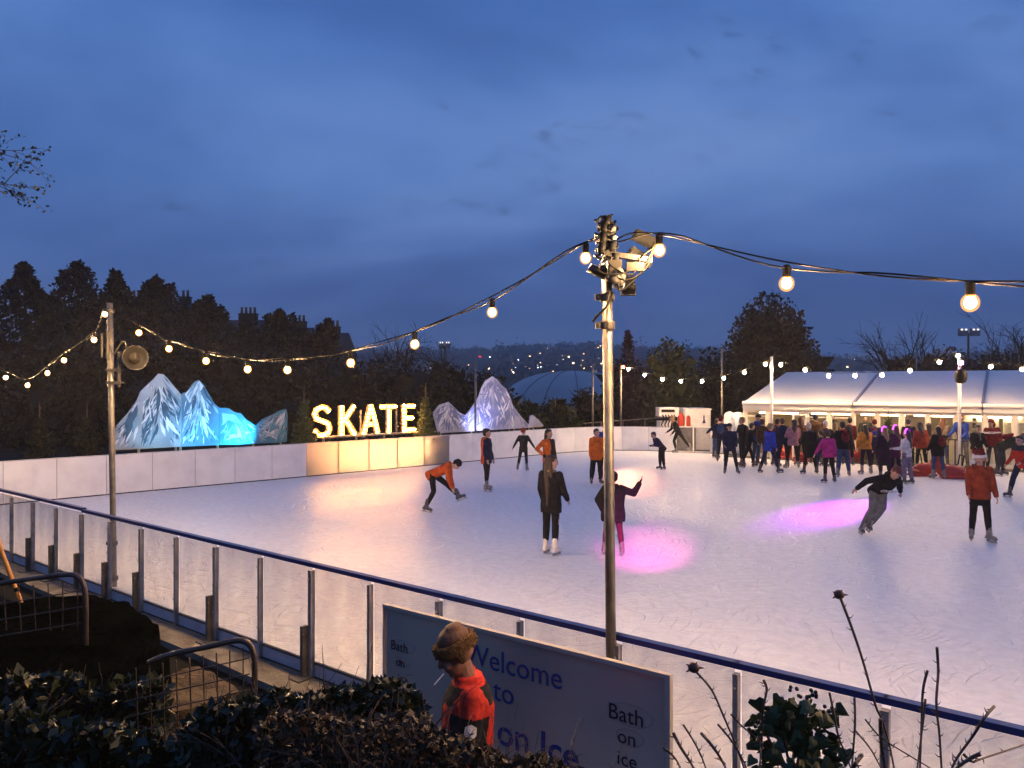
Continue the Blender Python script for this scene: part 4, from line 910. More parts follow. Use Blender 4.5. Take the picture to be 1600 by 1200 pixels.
# red chairs by the marquee
def chair(u, lab):
    r = empty('garden_chair', MQ(u, -.42), lab, 'chair', 'red chairs before the marquee', MQR); r.location.z = .016
    mb = MB(); mb.tube(spline([(-.22, .2, 0), (-.22, .2, .45), (-.2, .25, .85), (.2, .25, .85), (.22, .2, .45), (.22, .2, 0)], 5), .018, 6)
    mb.build('back_frame', mred, r, True, world=False)
    mb = MB(); mb.tube([(-.22, -.2, 0), (-.22, -.2, .62), (-.22, .2, .62)], .018, 6); mb.build('arm_frame', mred, r, False, world=False)
    mb = MB(); mb.tube([(.22, -.2, 0), (.22, -.2, .62), (.22, .2, .62)], .018, 6); mb.build('arm_frame', mred, r, False, world=False)
    mb = MB(); mb.box((0, 0, .43), (.44, .42, .03)); mb.build('seat', mred, r, False, world=False)
    mb = MB()
    for k in range(4): mb.box((0, .235, .52 + k * .09), (.4, .02, .05))
    mb.build('backrest', mred, r, False, world=False)
chair(3.85, 'red slatted chair left of its twin by the marquee window'); chair(4.6, 'red slatted chair right of its twin by the marquee window')
# ---- Welcome sign
SA, SB = (-1.112, 6.70), (1.05, 5.06)
def welcome():
    A = Vector((SA[0], SA[1], 0)); B = Vector((SB[0], SB[1], 0)); d = (B - A).normalized(); nn = Vector((d.y, -d.x, 0)); Ln = (B - A).length; rz = math.atan2(d.y, d.x)
    r = empty('welcome_sign', (A.x, A.y, -.42), 'wide silver-grey welcome board with blue lettering fixed before the glass barrier', 'sign', rz=rz)
    zt, zb = .985, -.40
    m = bpy.data.materials.new('sign_face'); m.use_nodes = True; N, L = nodes_of(m); b = N['Principled BSDF']; b.inputs['Roughness'].default_value = .32; b.inputs['Metallic'].default_value = .15
    tc = N.new('ShaderNodeTexCoord'); sp_ = N.new('ShaderNodeSeparateXYZ'); L.new(tc.outputs['Object'], sp_.inputs[0]); n = N.new('ShaderNodeTexNoise'); n.inputs['Scale'].default_value = .9; n.inputs['Detail'].default_value = 1; L.new(tc.outputs['Object'], n.inputs[0])
    rp = N.new('ShaderNodeValToRGB'); L.new(n.outputs['Fac'], rp.inputs[0]); rp.color_ramp.elements[0].position = .35; rp.color_ramp.elements[0].color = (.36, .315, .28, 1); rp.color_ramp.elements[1].position = .65; rp.color_ramp.elements[1].color = (.56, .48, .39, 1); L.new(rp.outputs[0], b.inputs['Base Color'])
    mb = MB(); mb.box((Ln / 2, .01, (zt + zb) / 2 + .42), (Ln - .06, .02, zt - zb - .06)); mb.build('board', m, r, world=False)
    fr = MB()
    for (c, s) in (((Ln / 2, 0, zt - .015 + .42), (Ln, .045, .03)), ((Ln / 2, 0, zb + .015 + .42), (Ln, .045, .03)), ((.0075, 0, (zt + zb) / 2 + .42), (.015, .045, zt - zb - .06)), ((Ln - .02, 0, (zt + zb) / 2 + .42), (.04, .045, zt - zb - .06))): fr.box(c, s)
    fr.build('frame', mat('sign_trim', (.36, .33, .29), .5, 0, .1, 5), r, world=False)
    lg = MB()
    for u in (.3, Ln - .3): lg.box((u, .06, .5), (.05, .05, 1.0))
    lg.build('leg', M_steeld, r, world=False)
    blue = mat('sign_blue', (.012, .035, .20), .4, 0, .05); dark = mat('sign_navy', (.012, .012, .035), .4, 0, .05)
    def uz(px, py): p = PV(px, py, SA, SB); return (p - A).dot(d), p.z + .42
    def T(body, px, py, hpx_size, m_, name='lettering', bold=0.0):
        u, z = uz(px, py); M_ = Matrix.Translation((u, -.006, z)) @ Matrix.Rotation(PI / 2, 4, 'X'); return text(name, body, m_, hpx_size, M_, r, .001, 'LEFT', bold)
    # cap heights measured on the board
    T('Welcome', 727, 1034, .235, blue); T('to', 771, 1092, .235, blue); T('on Ice', 777, 1160, .30, blue, bold=.004)
    T('Bath', 611, 1013, .115, dark); T('on', 619, 1039, .105, dark); T('ice', 622, 1064, .105, dark)
    T('Bath', 950, 1120, .155, dark); T('on', 965, 1158, .14, dark); T('ice', 964, 1192, .14, dark)
    def oval(px, py, rx, rz_, nm='oval_ring'):
        u, z = uz(px, py); mb = MB(); mb.tube([(u + rx * math.cos(t) * (1 + .1 * math.sin(t)), -.003, z + rz_ * math.sin(t)) for t in [2 * PI * i / 40 for i in range(41)]], .0018, 5, cap=False); mb.build(nm, mat('ring_grey', (.22, .22, .26), .4), r, world=False)
    oval(986, 1118, .165, .075); oval(984, 1153, .105, .055); oval(631, 1010, .13, .05); oval(629, 1034, .085, .045)
    # small round logo dot in the left mark
    u, z = uz(626, 1034); mb = MB(); mb.lathe([(.018, 0), (.018, .002)], (u, -.004, z), (0, -1, 0), 16); mb.build('logo_dot', mat('logo_red', (.25, .03, .02), .4), r, world=False)
welcome()
# ================================================================== VEGETATION AND BACKGROUND
def branches(mb, p, d, ln, rad, depth, rng, spread=.5, droop=0.0, tips=None):
    n = 4; pts = [p]; q = p.copy(); dd = d.copy()
    for i in range(n):
        dd = (dd + Vector(rng.normal(size=3)) * .10 + Vector((0, 0, -droop))).normalized(); q = q + dd * ln / n; pts.append(q.copy())
    mb.tube(pts, [rad * (1 - .45 * i / n) for i in range(n + 1)], 5 if rad < .05 else 8, cap=False)
    if tips is not None and depth <= 1: tips.extend(pts[2:])
    if depth > 0:
        for k in range(3 if depth > 1 else 4):
            t = rng.integers(1, n + 1); nd = (dd + Vector(rng.normal(size=3)) * spread).normalized(); branches(mb, pts[t], nd, ln * rng.uniform(.55, .8), rad * .5, depth - 1, rng, spread, droop, tips)
def conifer(px, ytop, D, wpx, label, seed, group, n=4200, base=-.1, lsz=.24, mat_=None, ragged=.35, tips=()):
    rng = np.random.default_rng(seed); x = (px - 800) / 1200 * D; top = CH + (600 - ytop) / 1200 * D; H = top - base; Rm = wpx / 1200 * D / 2
    r = empty('conifer_tree', (x, D, base), label, 'tree', group)
    mb = MB(); mb.tube([(x, D, base), (x + .1, D, base + H * .5), (x, D, top - .3)], [.22, .14, .03], 8); mb.build('trunk', M_bark, r)
    t = rng.uniform(0, 1, n) ** .8; a = rng.uniform(0, 2 * PI, n)
    prof = lambda t: np.minimum(1, (1 - t) * 1.9) ** .75 * .95 + .06
    lobes = 1 + ragged * 1.5 * np.sin(a * 2 + t * 13 + seed) * np.sin(t * 21 + seed * 2) + .22 * np.sin(a * 5 + t * 40) ; rad = Rm * prof(t) * lobes * rng.uniform(.25, 1, n) ** .45
    pts = np.stack([x + rad * np.cos(a), D + rad * np.sin(a), base + .3 + t * (H - .35) - rad * .10], 1)
    if tips:
        for (tx, ty) in tips:      # secondary leaders
            X = (tx - 800) / 1200 * D; Z = CH + (600 - ty) / 1200 * D; m = 420; tt = rng.uniform(0, 1, m); aa = rng.uniform(0, 2 * PI, m); rr = (1 - tt) ** .8 * Rm * .55 * rng.uniform(.2, 1, m) ** .5 + .03
            pts = np.concatenate([pts, np.stack([X + rr * np.cos(aa), D + rr * np.sin(aa), Z - (1 - tt) * H * .30], 1)])
    m = 160; tt = rng.uniform(.86, 1, m); pts = np.concatenate([pts, np.stack([x + rng.normal(size=m) * .07 * (1 - tt) * 14, D + rng.normal(size=m) * .08, base + tt * H], 1)])
    V, Fa = [], []; leaves(V, Fa, pts, lsz, rng); leafobj('crown', V, Fa, mat_ or M_dark_leaf, r); return r
def broadleaf(px, ytop, D, wpx, hpx, label, seed, group, n=6000, lsz=.22, mat_=None, clumps=26, base=-.1, name='broadleaf_tree', pw=2.0):
    rng = np.random.default_rng(seed); x = (px - 800) / 1200 * D; top = CH + (600 - ytop) / 1200 * D; Rx = wpx / 1200 * D / 2; Rz = hpx / 1200 * D / 2; cz = top - Rz
    r = empty(name, (x, D, base), label, 'tree' if 'tree' in name else 'bush', group)
    mb = MB(); mb.tube([(x, D, base), (x, D, max(base + .3, cz - Rz * .4)), (x + .1, D, cz)], [.25 if 'tree' in name else .08, .18 if 'tree' in name else .06, .05], 8)
    for k in range(5): a = rng.uniform(0, 2 * PI); mb.tube([(x, D, max(base + .2, cz - Rz * .5)), (x + Rx * .5 * math.cos(a), D + Rx * .5 * math.sin(a), cz + Rz * rng.uniform(-.1, .5))], [.08, .02], 6)
    mb.build('trunk', M_bark, r)
    cs = rng.normal(size=(clumps, 3)); cs /= np.linalg.norm(cs, axis=1)[:, None]; cs *= rng.uniform(.35, .86, clumps)[:, None]; cs[:, 2] = np.abs(cs[:, 2]) * 1.1 - .35
    ci = rng.integers(0, clumps, n); d = rng.normal(size=(n, 3)); d /= np.linalg.norm(d, axis=1)[:, None]
    q = cs[ci] + d * rng.uniform(.4, 1, n)[:, None] * rng.uniform(.20, .34, clumps)[ci][:, None]
    nin = 500; mi_ = rng.normal(size=(nin, 3)); mi_ /= np.linalg.norm(mi_, axis=1)[:, None]; mi_ *= rng.uniform(.1, .74, nin)[:, None]; core = np.stack([x + mi_[:, 0] * Rx, D + mi_[:, 1] * Rx, cz + mi_[:, 2] * Rz], 1); core = core[core[:, 2] > base + .2]
    m = int(n * .5); d2 = rng.normal(size=(m, 3)); d2 /= np.linalg.norm(d2, axis=1)[:, None]; d2[:, 2] = np.abs(d2[:, 2]) * 1.4 - .4; q = np.concatenate([q, d2 * rng.uniform(.5, .96, m)[:, None]])
    pts = np.stack([x + q[:, 0] * Rx, D + q[:, 1] * Rx, cz + q[:, 2] * Rz], 1); pts = pts[pts[:, 2] > base]
    V, Fa = [], []; leaves(V, Fa, pts, lsz, rng); leaves(V, Fa, core, lsz * 4, rng); leafobj('crown', V, Fa, mat_ or M_dark_leaf, r); return r
def baretree(px, ytop, D, label, seed, spread=.45, base=-.1, depth=4, rad=.14, droop=0.0, group='bare winter trees'):
    rng = np.random.default_rng(seed); x = (px - 800) / 1200 * D; top = CH + (600 - ytop) / 1200 * D; r = empty('bare_tree', (x, D, base), label, 'tree', group)
    mb = MB(); H = top - base; mb.tube([(x, D, base), (x, D, base + H * .35)], [rad, rad * .8], 8); mb.build('trunk', M_bark, r)
    mb = MB()
    for k in range(5): branches(mb, Vector((x, D, base + H * (.22 + .04 * k))), Vector((rng.normal() * .35, rng.normal() * .3, 1)).normalized(), H * .34, rad * .6, depth - 1, rng, spread, droop)
    zmax = max(v[2] for v in mb.v); f = (top - base) / (zmax - base); mb.v = [(a, b, base + (c - base) * f) for a, b, c in mb.v]
    mb.build('crown', M_bark, r); return r
GL = 'tall dark evergreens behind the left side of the rink'
for i, (px, y, D, w_, lab, tips) in enumerate([(38, 412, 41, 95, 'tall dark evergreen nearest the left edge with a thin leaning tip', [(15, 440), (55, 440)]), (121, 410, 41, 105, 'tallest broad dark evergreen with a shorter leader on its left', [(98, 426), (140, 450)]),
        (181, 424, 42, 62, 'narrow pointed dark evergreen just above the left steel pole', [(190, 440)]), (243, 434, 43, 80, 'dark evergreen with two tips right of the left steel pole', [(268, 444), (228, 445)]), (325, 462, 45, 84, 'bushy dark evergreen with a thin top above the two-peaked mountain', [(345, 478), (310, 470)]),
        (436, 486, 46, 76, 'rounded dark evergreen above the string bulbs left of the letter S', [(420, 492), (455, 492)]), (512, 501, 47, 56, 'last dark evergreen of the row beside the long roof end', [(500, 508)])]):
    conifer(px, y, D, w_ * 1.35, lab, 10 + i, GL, tips=tips, n=4600)
for i, (px, y, D, w_, h_, lab) in enumerate([(-15, 500, 37, 150, 260, 'dark bushy mass at the far left edge under the evergreens'), (75, 505, 37, 150, 260, 'dark shrub between the first two evergreens'), (165, 500, 38, 150, 260, 'dark shrub under the narrow evergreen'), (255, 505, 38, 150, 260, 'dark shrub behind the peak of the big painted mountain'),
        (345, 515, 39, 160, 250, 'dark shrub behind the lower slope of the big painted mountain'), (440, 525, 40, 160, 250, 'dark shrub behind the fir tree left of the letters'), (530, 545, 41, 160, 220, 'dark shrub behind the letters S and K'), (615, 548, 43, 150, 200, 'dark shrub behind the letters T and E'), (690, 556, 44, 140, 190, 'dark shrub behind the fir tree right of the letters'),
        (755, 575, 46, 120, 160, 'dark shrub behind the pale painted mountain')]):
    broadleaf(px, y, D, w_ * 1.15, h_, lab, 40 + i, 'dark shrubs behind the painted scenery', n=5200, lsz=.26, clumps=22, name='dark_bush')
for i, (px, y, D, w_, h_, lab) in enumerate([(820, 622, 37, 70, 80, 'low dark bush left below the pale dome'), (868, 618, 38, 80, 90, 'low dark bush in the middle below the pale dome'), (915, 600, 39, 70, 120, 'ragged dark bush at the right end of the pale dome')]):
    broadleaf(px, y, D, w_, h_, lab, 60 + i, 'low bushes in front of the dome', n=2600, lsz=.16, clumps=18, name='low_bush', mat_=M_green_leaf if i < 2 else M_dark_leaf)
GR = 'trees behind the far right of the rink'
broadleaf(975, 545, 41, 90, 200, 'dark tree with spiky top just right of the near pole', 71, GR, n=5200); conifer(981, 518, 42, 34, 'slim dark spire beside the near pole', 72, GR, n=900, lsz=.18)
broadleaf(1045, 521, 40, 120, 230, 'greenish bushy tree lit by the far festoon bulbs', 73, GR, n=8000, lsz=.20, mat_=M_green_leaf); broadleaf(1110, 536, 42, 100, 230, 'dark tree filling the gap left of the domed tree', 74, GR, n=5200)
broadleaf(1202, 450, 43, 182, 310, 'large dome-shaped evergreen tree towering behind the marquee end', 75, GR, n=22000, lsz=.24, clumps=80, mat_=leafmat('dome_foliage', (.010, .009, .004), (.032, .024, .010)))
broadleaf(1150, 560, 41, 110, 180, 'dark undergrowth below the domed tree on its left', 76, GR, n=4200); broadleaf(1270, 540, 46, 60, 160, 'dark shoulder of foliage right of the domed tree', 77, GR, n=3000)
broadleaf(1418, 552, 52, 60, 110, 'small dark bush behind the marquee roof left of the bare pole', 78, GR, n=2400); broadleaf(1480, 538, 52, 110, 130, 'reddish twiggy bush behind the marquee below the floodlight mast', 79, GR, n=5000, mat_=leafmat('russet_leaf', (.02, .010, .008), (.06, .028, .018)))
broadleaf(1560, 544, 52, 110, 130, 'dark bush behind the marquee at the right edge', 80, GR, n=4200); broadleaf(1625, 540, 52, 90, 130, 'dark bush cut off by the right edge behind the marquee', 81, GR, n=2600)
for a in ((598, 512, 58, 'thin bare tree left of the third festoon bulb', 90, .5), (632, 497, 60, 'taller bare tree behind the festoon bulbs left of the floodlight mast', 91, .45), (686, 530, 62, 'small bare tree beside the unlit mast', 92, .5),
          (1400, 486, 50, 'pale feathery bare tree left of the pole behind the marquee', 93, .28), (1432, 498, 50, 'second feathery bare tree touching the bare pole', 94, .28), (1578, 478, 50, 'bare tree with upright branches at the right edge', 95, .32), (1610, 496, 50, 'bare tree partly beyond the right edge', 96, .32)):
    baretree(a[0], a[1], a[2], a[3], a[4], a[5])
for i, (px, y, D, w_, lab) in enumerate([(78, 462, 43, 80, 'shorter dark evergreen filling the gap between the first two tips'), (150, 468, 43, 70, 'shorter dark evergreen between the tallest and the narrow one'), (212, 474, 44, 70, 'shorter dark evergreen behind the top of the left steel pole'), (288, 482, 45, 70, 'shorter dark evergreen right of the two-tipped one'), (385, 500, 46, 80, 'shorter dark evergreen over the gap before the rounded one'), (475, 516, 47, 70, 'shorter dark evergreen left of the last one in the row')]):
    conifer(px, y, D, w_ * 1.3, lab, 30 + i, GL, n=3200)
# row of houses behind the evergreens: roofs and chimneys against the sky
M_stone = mat('house_stone', (.035, .03, .022), .9, 0, .2, 1); M_slate = mat('slate', (.012, .013, .015), .7, 0, .2, 2); M_pot = mat('chimney_pot', (.12, .05, .03), .8)
def house(x0, x1, D, eave, ridge_, stacks, label):
    r = empty('terraced_house', ((x0 + x1) / 2, D, -.5), label, 'house', 'terraced houses behind the evergreens')
    mb = MB(); mb.box(((x0 + x1) / 2, D + 4, (eave - .5) / 2), (x1 - x0, 8, eave + .5)); mb.build('wall', M_stone, r)
    mb = MB(); vs = [(x0 - .1, D - .4, eave), (x1 + .1, D - .4, eave), (x1 + .1, D + 8.4, eave), (x0 - .1, D + 8.4, eave), (x0 - .1, D + 4, ridge_), (x1 + .1, D + 4, ridge_)]
    mb.add(vs, [(0, 1, 5, 4), (2, 3, 4, 5), (0, 4, 3), (1, 2, 5), (0, 3, 2, 1)]); rf = mb.build('roof', M_slate, r)
    for (cx, n) in stacks:
        c = MB(); c.box((cx, D + 4, ridge_ - .1), (.36 * n + .1, .6, 1.2)); c.box((cx, D + 4, ridge_ + .53), (.36 * n + .2, .7, .08)); s_ = c.build('chimney', M_stone, rf)
        for k in range(n): q = MB(); q.lathe([(.12, 0), (.13, .1), (.10, .4), (.12, .55)], (cx + (k - (n - 1) / 2) * .38, D + 4, ridge_ + .57), (0, 0, 1), 8); q.build('chimney_pot', M_pot, s_)
    for k in range(3): q = MB(); q.box((x0 + (x1 - x0) * (k + .5) / 3, D - .02, eave - 1.6), (1.1, .08, 1.6)); q.build('window', mat('dark_window', (.01, .012, .018), .1), r)
def HX(px, D): return (px - 800) / 1200 * D
for (a, b, D, y, st_, lab) in ((60, 175, 62, 478, [(150, 3)], 'dark house roof glimpsed between the first evergreens'), (180, 300, 63, 474, [(213, 4), (290, 2)], 'dark house with four chimney pots right of the narrow evergreen'), (302, 395, 64, 500, [(345, 2), (388, 4)], 'dark house with chimney pots right of the two-tipped evergreen'), (398, 470, 65, 512, [(468, 3)], 'lower dark house roof behind the rounded evergreen'), (472, 528, 66, 520, [(524, 2)], 'end house of the dark row beside the last evergreen')):
    z = CH + (600 - y) / 1200 * (D + 4); house(HX(a, D), HX(b, D), D, z - 2.2, z, [(HX(c, D + 4), n) for c, n in st_], lab)
M_shadefir = leafmat('shade_fir_needles', (.005, .008, .003), (.016, .020, .007), .6)  # darker copy of the fir needles; dim light put into the colour
# little fir trees dressed round the scenery
def fir(loc, h, label, seed, wfac=.36, group='small cut fir trees', nm=None, leader=.28):
    rng = np.random.default_rng(seed); x, y, z = loc; r = empty('fir_tree', loc, label, 'fir tree', group)
    mb = MB(); mb.tube([(x, y, z), (x, y, z + h * .6), (x, y, z + h)], [.045, .03, .008], 8); mb.build('trunk', mat('fir_bark', (.14, .10, .06), .8), r)
    mb = MB(); P_ = []
    nt = 13
    for i in range(nt):
        t = i / (nt - 1); zz = z + h * (.05 + .70 * t ** .95); R0 = (h * wfac * (1 - t) ** .85 + .09) * rng.uniform(.72, 1.18)
        if leader and t > .9: R0 = h * .075; m_ = 1
        m = int(13 - 8 * t)
        for k in range(m):
            a = 2 * PI * (k + rng.uniform(-.3, .3)) / m + i * 1.3; ln = R0 * rng.uniform(.75, 1.1); up = .10 + 1.3 * t ** 4
            d = Vector((math.cos(a), math.sin(a), up)).normalized(); p0 = Vector((x, y, zz)); p1 = p0 + d * ln; mid = p0.lerp(p1, .55) - Vector((0, 0, ln * .07)); mb.tube([p0, mid, p1], [.012, .008, .004], 4, cap=False)
            for u in np.linspace(.12, 1, int(7 + ln * 34)):
                c = p0.lerp(p1, u) - Vector((0, 0, ln * .07 * math.sin(u * PI)))
                for w_ in range(3 if t > .8 else 4): P_.append(c + Vector(rng.normal(size=3)) * .014 + Vector((-math.sin(a), math.cos(a), 0)) * rng.normal() * ln * .17 * (1.1 - u))
    mb.build('branches', MATS['fir_bark'], r)
    V, Fa = [], []; leaves(V, Fa, np.array([p[:] for p in P_]), .062 * (h / 1.9) ** .5, rng); leafobj('needles', V, Fa, nm or M_fir, r); return r
def at(px, D, z=0.0): return ((px - 800) / 1200 * D, D, z)
fir(at(475, 24.95), 2.85, 'dark fir tree with a bare leader left of the letter S', 101, .205); fir(at(665, 28.0), 2.95, 'yellow-lit fir tree with a bare leader right of the letter E', 102, .20)
fir(at(62, 20.6), 2.42, 'dim fir tree standing at the far left behind the boards', 103, .26, nm=M_shadefir); fir(at(136, 21.4), 2.42, 'dim fir tree left of the large painted mountain', 104, .24, nm=M_shadefir); fir(at(868, 35.6), 2.2, 'dim fir tree behind the boards below the dome', 105, .4, nm=M_shadefir)
fir(MQ(upx(1365), -.5, .01), 1.78, 'smaller of two firs in front of the marquee windows', 106, .22, 'firs in front of the marquee'); fir(MQ(upx(1391), -.55, .01), 1.98, 'larger of two firs in front of the marquee windows', 107, .24, 'firs in front of the marquee')
# hillside: woods, houses and street lamps
def hill_point(px, py):
    a, b = F(px, py); y = 150.0
    while y < 2200:
        x = a * y; z = CH + b * y; n = BN.x * x + BN.y * y
        if z < terrain(x, y, n): return Vector((x, y, terrain(x, y, n)))
        y += 4
    return None
rng = np.random.default_rng(5); V, Fa = [], []; pts = []
for k in range(1500):
    th = rng.uniform(-.75, .62); r_ = rng.uniform(1150, 1290) if k % 3 else rng.uniform(420, 1150); x, y = r_ * math.sin(th), r_ * math.cos(th); z = terrain(x, y, 999); hh = rng.uniform(3, 7) if rng.random() < .96 else 12
    m = 26; q = rng.normal(size=(m, 3)) * [3.4, 3.4, hh * .38] + [x, y, z + hh * .45]; pts.append(q)
leaves(V, Fa, np.concatenate(pts), 4.6, rng); o = leafobj('hillside_woodland', V, Fa, leafmat('far_woodland', (.008, .010, .012), (.013, .016, .019))); o['kind'] = 'stuff'
M_far = mat('far_wall', (.05, .045, .04), .9); M_farroof = mat('far_roof', (.04, .035, .035), .9); M_lit = emat('lit_window', (1, .72, .40), 5)
rr_ = random.Random(3)
for i in range(26):
    for _ in range(20):
        px, py = (rr_.uniform(815, 935), rr_.uniform(558, 596)) if i < 18 else ((rr_.uniform(600, 790), rr_.uniform(572, 600)) if i < 20 else (rr_.uniform(1290, 1370), rr_.uniform(560, 582)))
        p = hill_point(px, py)
        if p: break
    if not p: continue
    r = empty('hillside_house', p, 'tiny dark house on the far hillside showing lit windows', 'house', 'houses on the far hillside'); rz = rr_.uniform(-.5, .5); r.rotation_euler = (0, 0, rz)
    mb = MB(); mb.box((0, 0, 1.8), (8, 6, 5.6)); mb.build('wall', M_far, r, world=False)
    mb = MB(); mb.add([(-4.2, -3.3, 4.6), (4.2, -3.3, 4.6), (4.2, 3.3, 4.6), (-4.2, 3.3, 4.6), (-4.2, 0, 6.8), (4.2, 0, 6.8)], [(0, 1, 5, 4), (2, 3, 4, 5), (0, 4, 3), (1, 2, 5), (0, 3, 2, 1)]); mb.build('roof', M_farroof, r, world=False)
    mb = MB(); k = rr_.choice([-2, 1.5]); mb.box((k, -3.03, rr_.choice([1.2, 3.4])), (1.5, .1, 1.1)); mb.build('window', M_lit, r, world=False)
cols = [emat('lamp_warm', (1, .62, .28), 14), emat('lamp_white', (.85, .92, 1), 12), emat('lamp_amber', (1, .42, .12), 14)]
for i in range(62):
    for _ in range(20):
        px, py = (rr_.uniform(795, 940), min(606, rr_.gauss(580, 14))) if i < 40 else ((rr_.uniform(550, 780), rr_.uniform(552, 598)) if i < 50 else (rr_.uniform(1288, 1405), rr_.uniform(549, 574)))
        p = hill_point(px, py)
        if p: break
    if not p: continue
    r = empty('street_lamp', p, 'tiny glowing street lamp on the far hillside', 'street lamp', 'street lamps on the far hillside')
    mb = MB(); mb.tube([(0, 0, 0), (0, 0, 6)], .12, 5); mb.build('post', M_steeld, r, world=False)
    mb = MB(); s_ = rr_.uniform(.22, .55) * p.y / 800; mb.ell((0, -.3, 6.1), (s_, s_, s_ * .6), None, 8, 5); mb.build('lamp_head', cols[rr_.choice([0, 0, 1, 1, 2])], r, world=False)
p = hill_point(750, 573)
if p:
    r = empty('warning_lamp', p, 'single red lamp on the hillside above the right painted mountain', 'lamp'); mb = MB(); mb.tube([(0, 0, 0), (0, 0, 8)], .15, 5); mb.build('post', M_steeld, r, world=False); mb = MB(); mb.box((0, 0, 8.3), (p.y / 1200 * 3.6, .5, p.y / 1200 * 1.6)); mb.build('lamp_head', emat('lamp_red', (1, .03, .02), 3), r, world=False)
# overhanging twig of a tree beyond the left edge
rng = np.random.default_rng(12); r = empty('leafy_tree', (-9.5, 9.5, -.4), 'sparse leafy twigs poking in at the upper left edge', 'tree')
mb = MB(); mb.tube([(-9.5, 9.5, -.4), (-9.2, 9.5, 2.5), (-8.6, 9.5, 5.2)], [.14, .10, .05], 8); mb.build('trunk', M_bark, r)
mb = MB(); tips = []
for (x0_, y0_, x1_, y1_) in ((-140, 262, -18, 264), (-70, 262, 16, 292), (-120, 222, -22, 246)):
    branches(mb, P(x0_, y0_, 9.5), (P(x1_, y1_, 9.5) - P(x0_, y0_, 9.5)).normalized(), (P(x1_, y1_, 9.5) - P(x0_, y0_, 9.5)).length * .8, .012, 2, rng, .35, .0, tips)
mb.tube([(-8.6, 9.5, 5.2), P(-140, 250, 9.5)], .03, 6); mb.build('twigs', M_bark, r)
V, Fa = [], []; q = np.array([t[:] for t in tips]); q = np.repeat(q, 2, 0) + rng.normal(size=(len(q) * 2, 3)) * .025; leaves(V, Fa, q, .05, rng); leafobj('leaves', V, Fa, M_ivy, r)

# ================================================================== FOREGROUND
def stone(poly, ztop, h, label, seed, m, top=None):
    """a rough stone block from its top outline"""
    pts = [G(x, y, ztop) for x, y in poly]; c = sum(pts, Vector()) / len(pts); bm = bmesh.new(); n = len(pts)
    t = [bm.verts.new(p - c) for p in pts]; b = [bm.verts.new((p - c) * 1.03 - Vector((0, 0, h))) for p in pts]; bm.faces.new(t); bm.faces.new(b[::-1])
    for k in range(n): bm.faces.new((t[k], b[k], b[(k + 1) % n], t[(k + 1) % n]))
    bmesh.ops.recalc_face_normals(bm, faces=bm.faces); bmesh.ops.triangulate(bm, faces=bm.faces)
    for _ in range(5): bmesh.ops.subdivide_edges(bm, edges=[e for e in bm.edges if e.calc_length() > .09], cuts=1, use_grid_fill=True)
    bmesh.ops.triangulate(bm, faces=[f for f in bm.faces if len(f.verts) > 4])
    for v in bm.verts:
        q = v.co + c + Vector((seed, 0, 0)); v.co += Vector((noise.noise(q * 3), noise.noise(q * 3 + Vector((9, 0, 0))), noise.noise(q * 3 + Vector((0, 9, 0))))) * .045 + Vector((noise.noise(q * 12), noise.noise(q * 12 + Vector((5, 5, 0))), noise.noise(q * 12 + Vector((0, 5, 9))))) * .014
    me = bpy.data.meshes.new('stone_block'); bm.to_mesh(me); me.transform(Matrix.Translation((0, 0, h))); me.materials.append(m); o = bpy.data.objects.new('stone_block', me); C.objects.link(o); o.location = c - Vector((0, 0, h)); tag(o, label, 'stone', 'stone blocks in the foreground'); return o
M_ds = mat('dark_stone', (.0020, .0026, .0020), .95, 0, .55, 5, .9, 22, spec=0.0); M_ts = mat('tan_stone', (.075, .052, .028), .9, 0, .4, 6, .8, 26)
stone([(-220, 1010), (-60, 955), (60, 936), (150, 930), (205, 942), (250, 985), (268, 1015), (252, 1062), (180, 1085), (60, 1110), (-120, 1160)], 1.42, 1.8, 'broad dark mossy stone block at the left with ivy at its foot', 1, M_ds)
stone([(215, 1078), (308, 1044), (362, 1068), (368, 1082), (300, 1108), (225, 1125)], 1.22, .5, 'tan stone slab behind the mesh guard', 2, M_ts)
stone([(236, 1140), (262, 1124), (306, 1106), (318, 1140), (262, 1175), (240, 1170)], 1.12, .9, 'pale tan lower stone nearest the mesh guard', 3, M_ts)
stone([(105, 1140), (135, 1105), (185, 1080), (222, 1072), (215, 1100), (160, 1150)], 1.14, 1.0, 'long ochre stone edge left of the mesh guard', 4, mat('ochre_stone', (.14, .085, .028), .9, 0, .3, 6, .8, 26))
M_guard = mat('worn_steel', (.09, .065, .05), .4, .7, .35, 12, .2, 50)
def guard(pts, D, tr, label, mesh=None):
    q = spline([P(x, y, D) for x, y in pts], 7); r = empty('mesh_guard', (q[len(q) // 2].x, D, 1.0), label, 'guard rail', 'tubular guards on the stone steps')
    mb = MB(); mb.tube(q, tr, 12); mb.build('tube_frame', M_guard, r, True)
    if mesh:
        mb = MB(); (x0_, x1_, ya, yb, bot, st_) = mesh; x = x0_
        while x < x1_:
            yt = ya + (yb - ya) * (x - x0_) / (x1_ - x0_); mb.tube([P(x, yt, D + .01), P(x + (4 if x < x1_ - 40 else 0), bot, D + .01)], .0032, 5); x += st_
        y = 22
        while ya + y < bot + 20: mb.tube([P(x0_ - 18, ya + y + 6, D), P(x1_ + 2, yb + y - 4, D)], .0032, 5); y += 25
        mb.build('wire_mesh', M_guard, r)
guard([(232, 1036), (262, 1024), (330, 1009), (366, 1001), (384, 1003), (395, 1016), (398, 1040), (397, 1110), (396, 1230)], 3.3, .013, 'tubular guard with square wire mesh before the tan stones', (212, 388, 1044, 1010, 1160, 21))
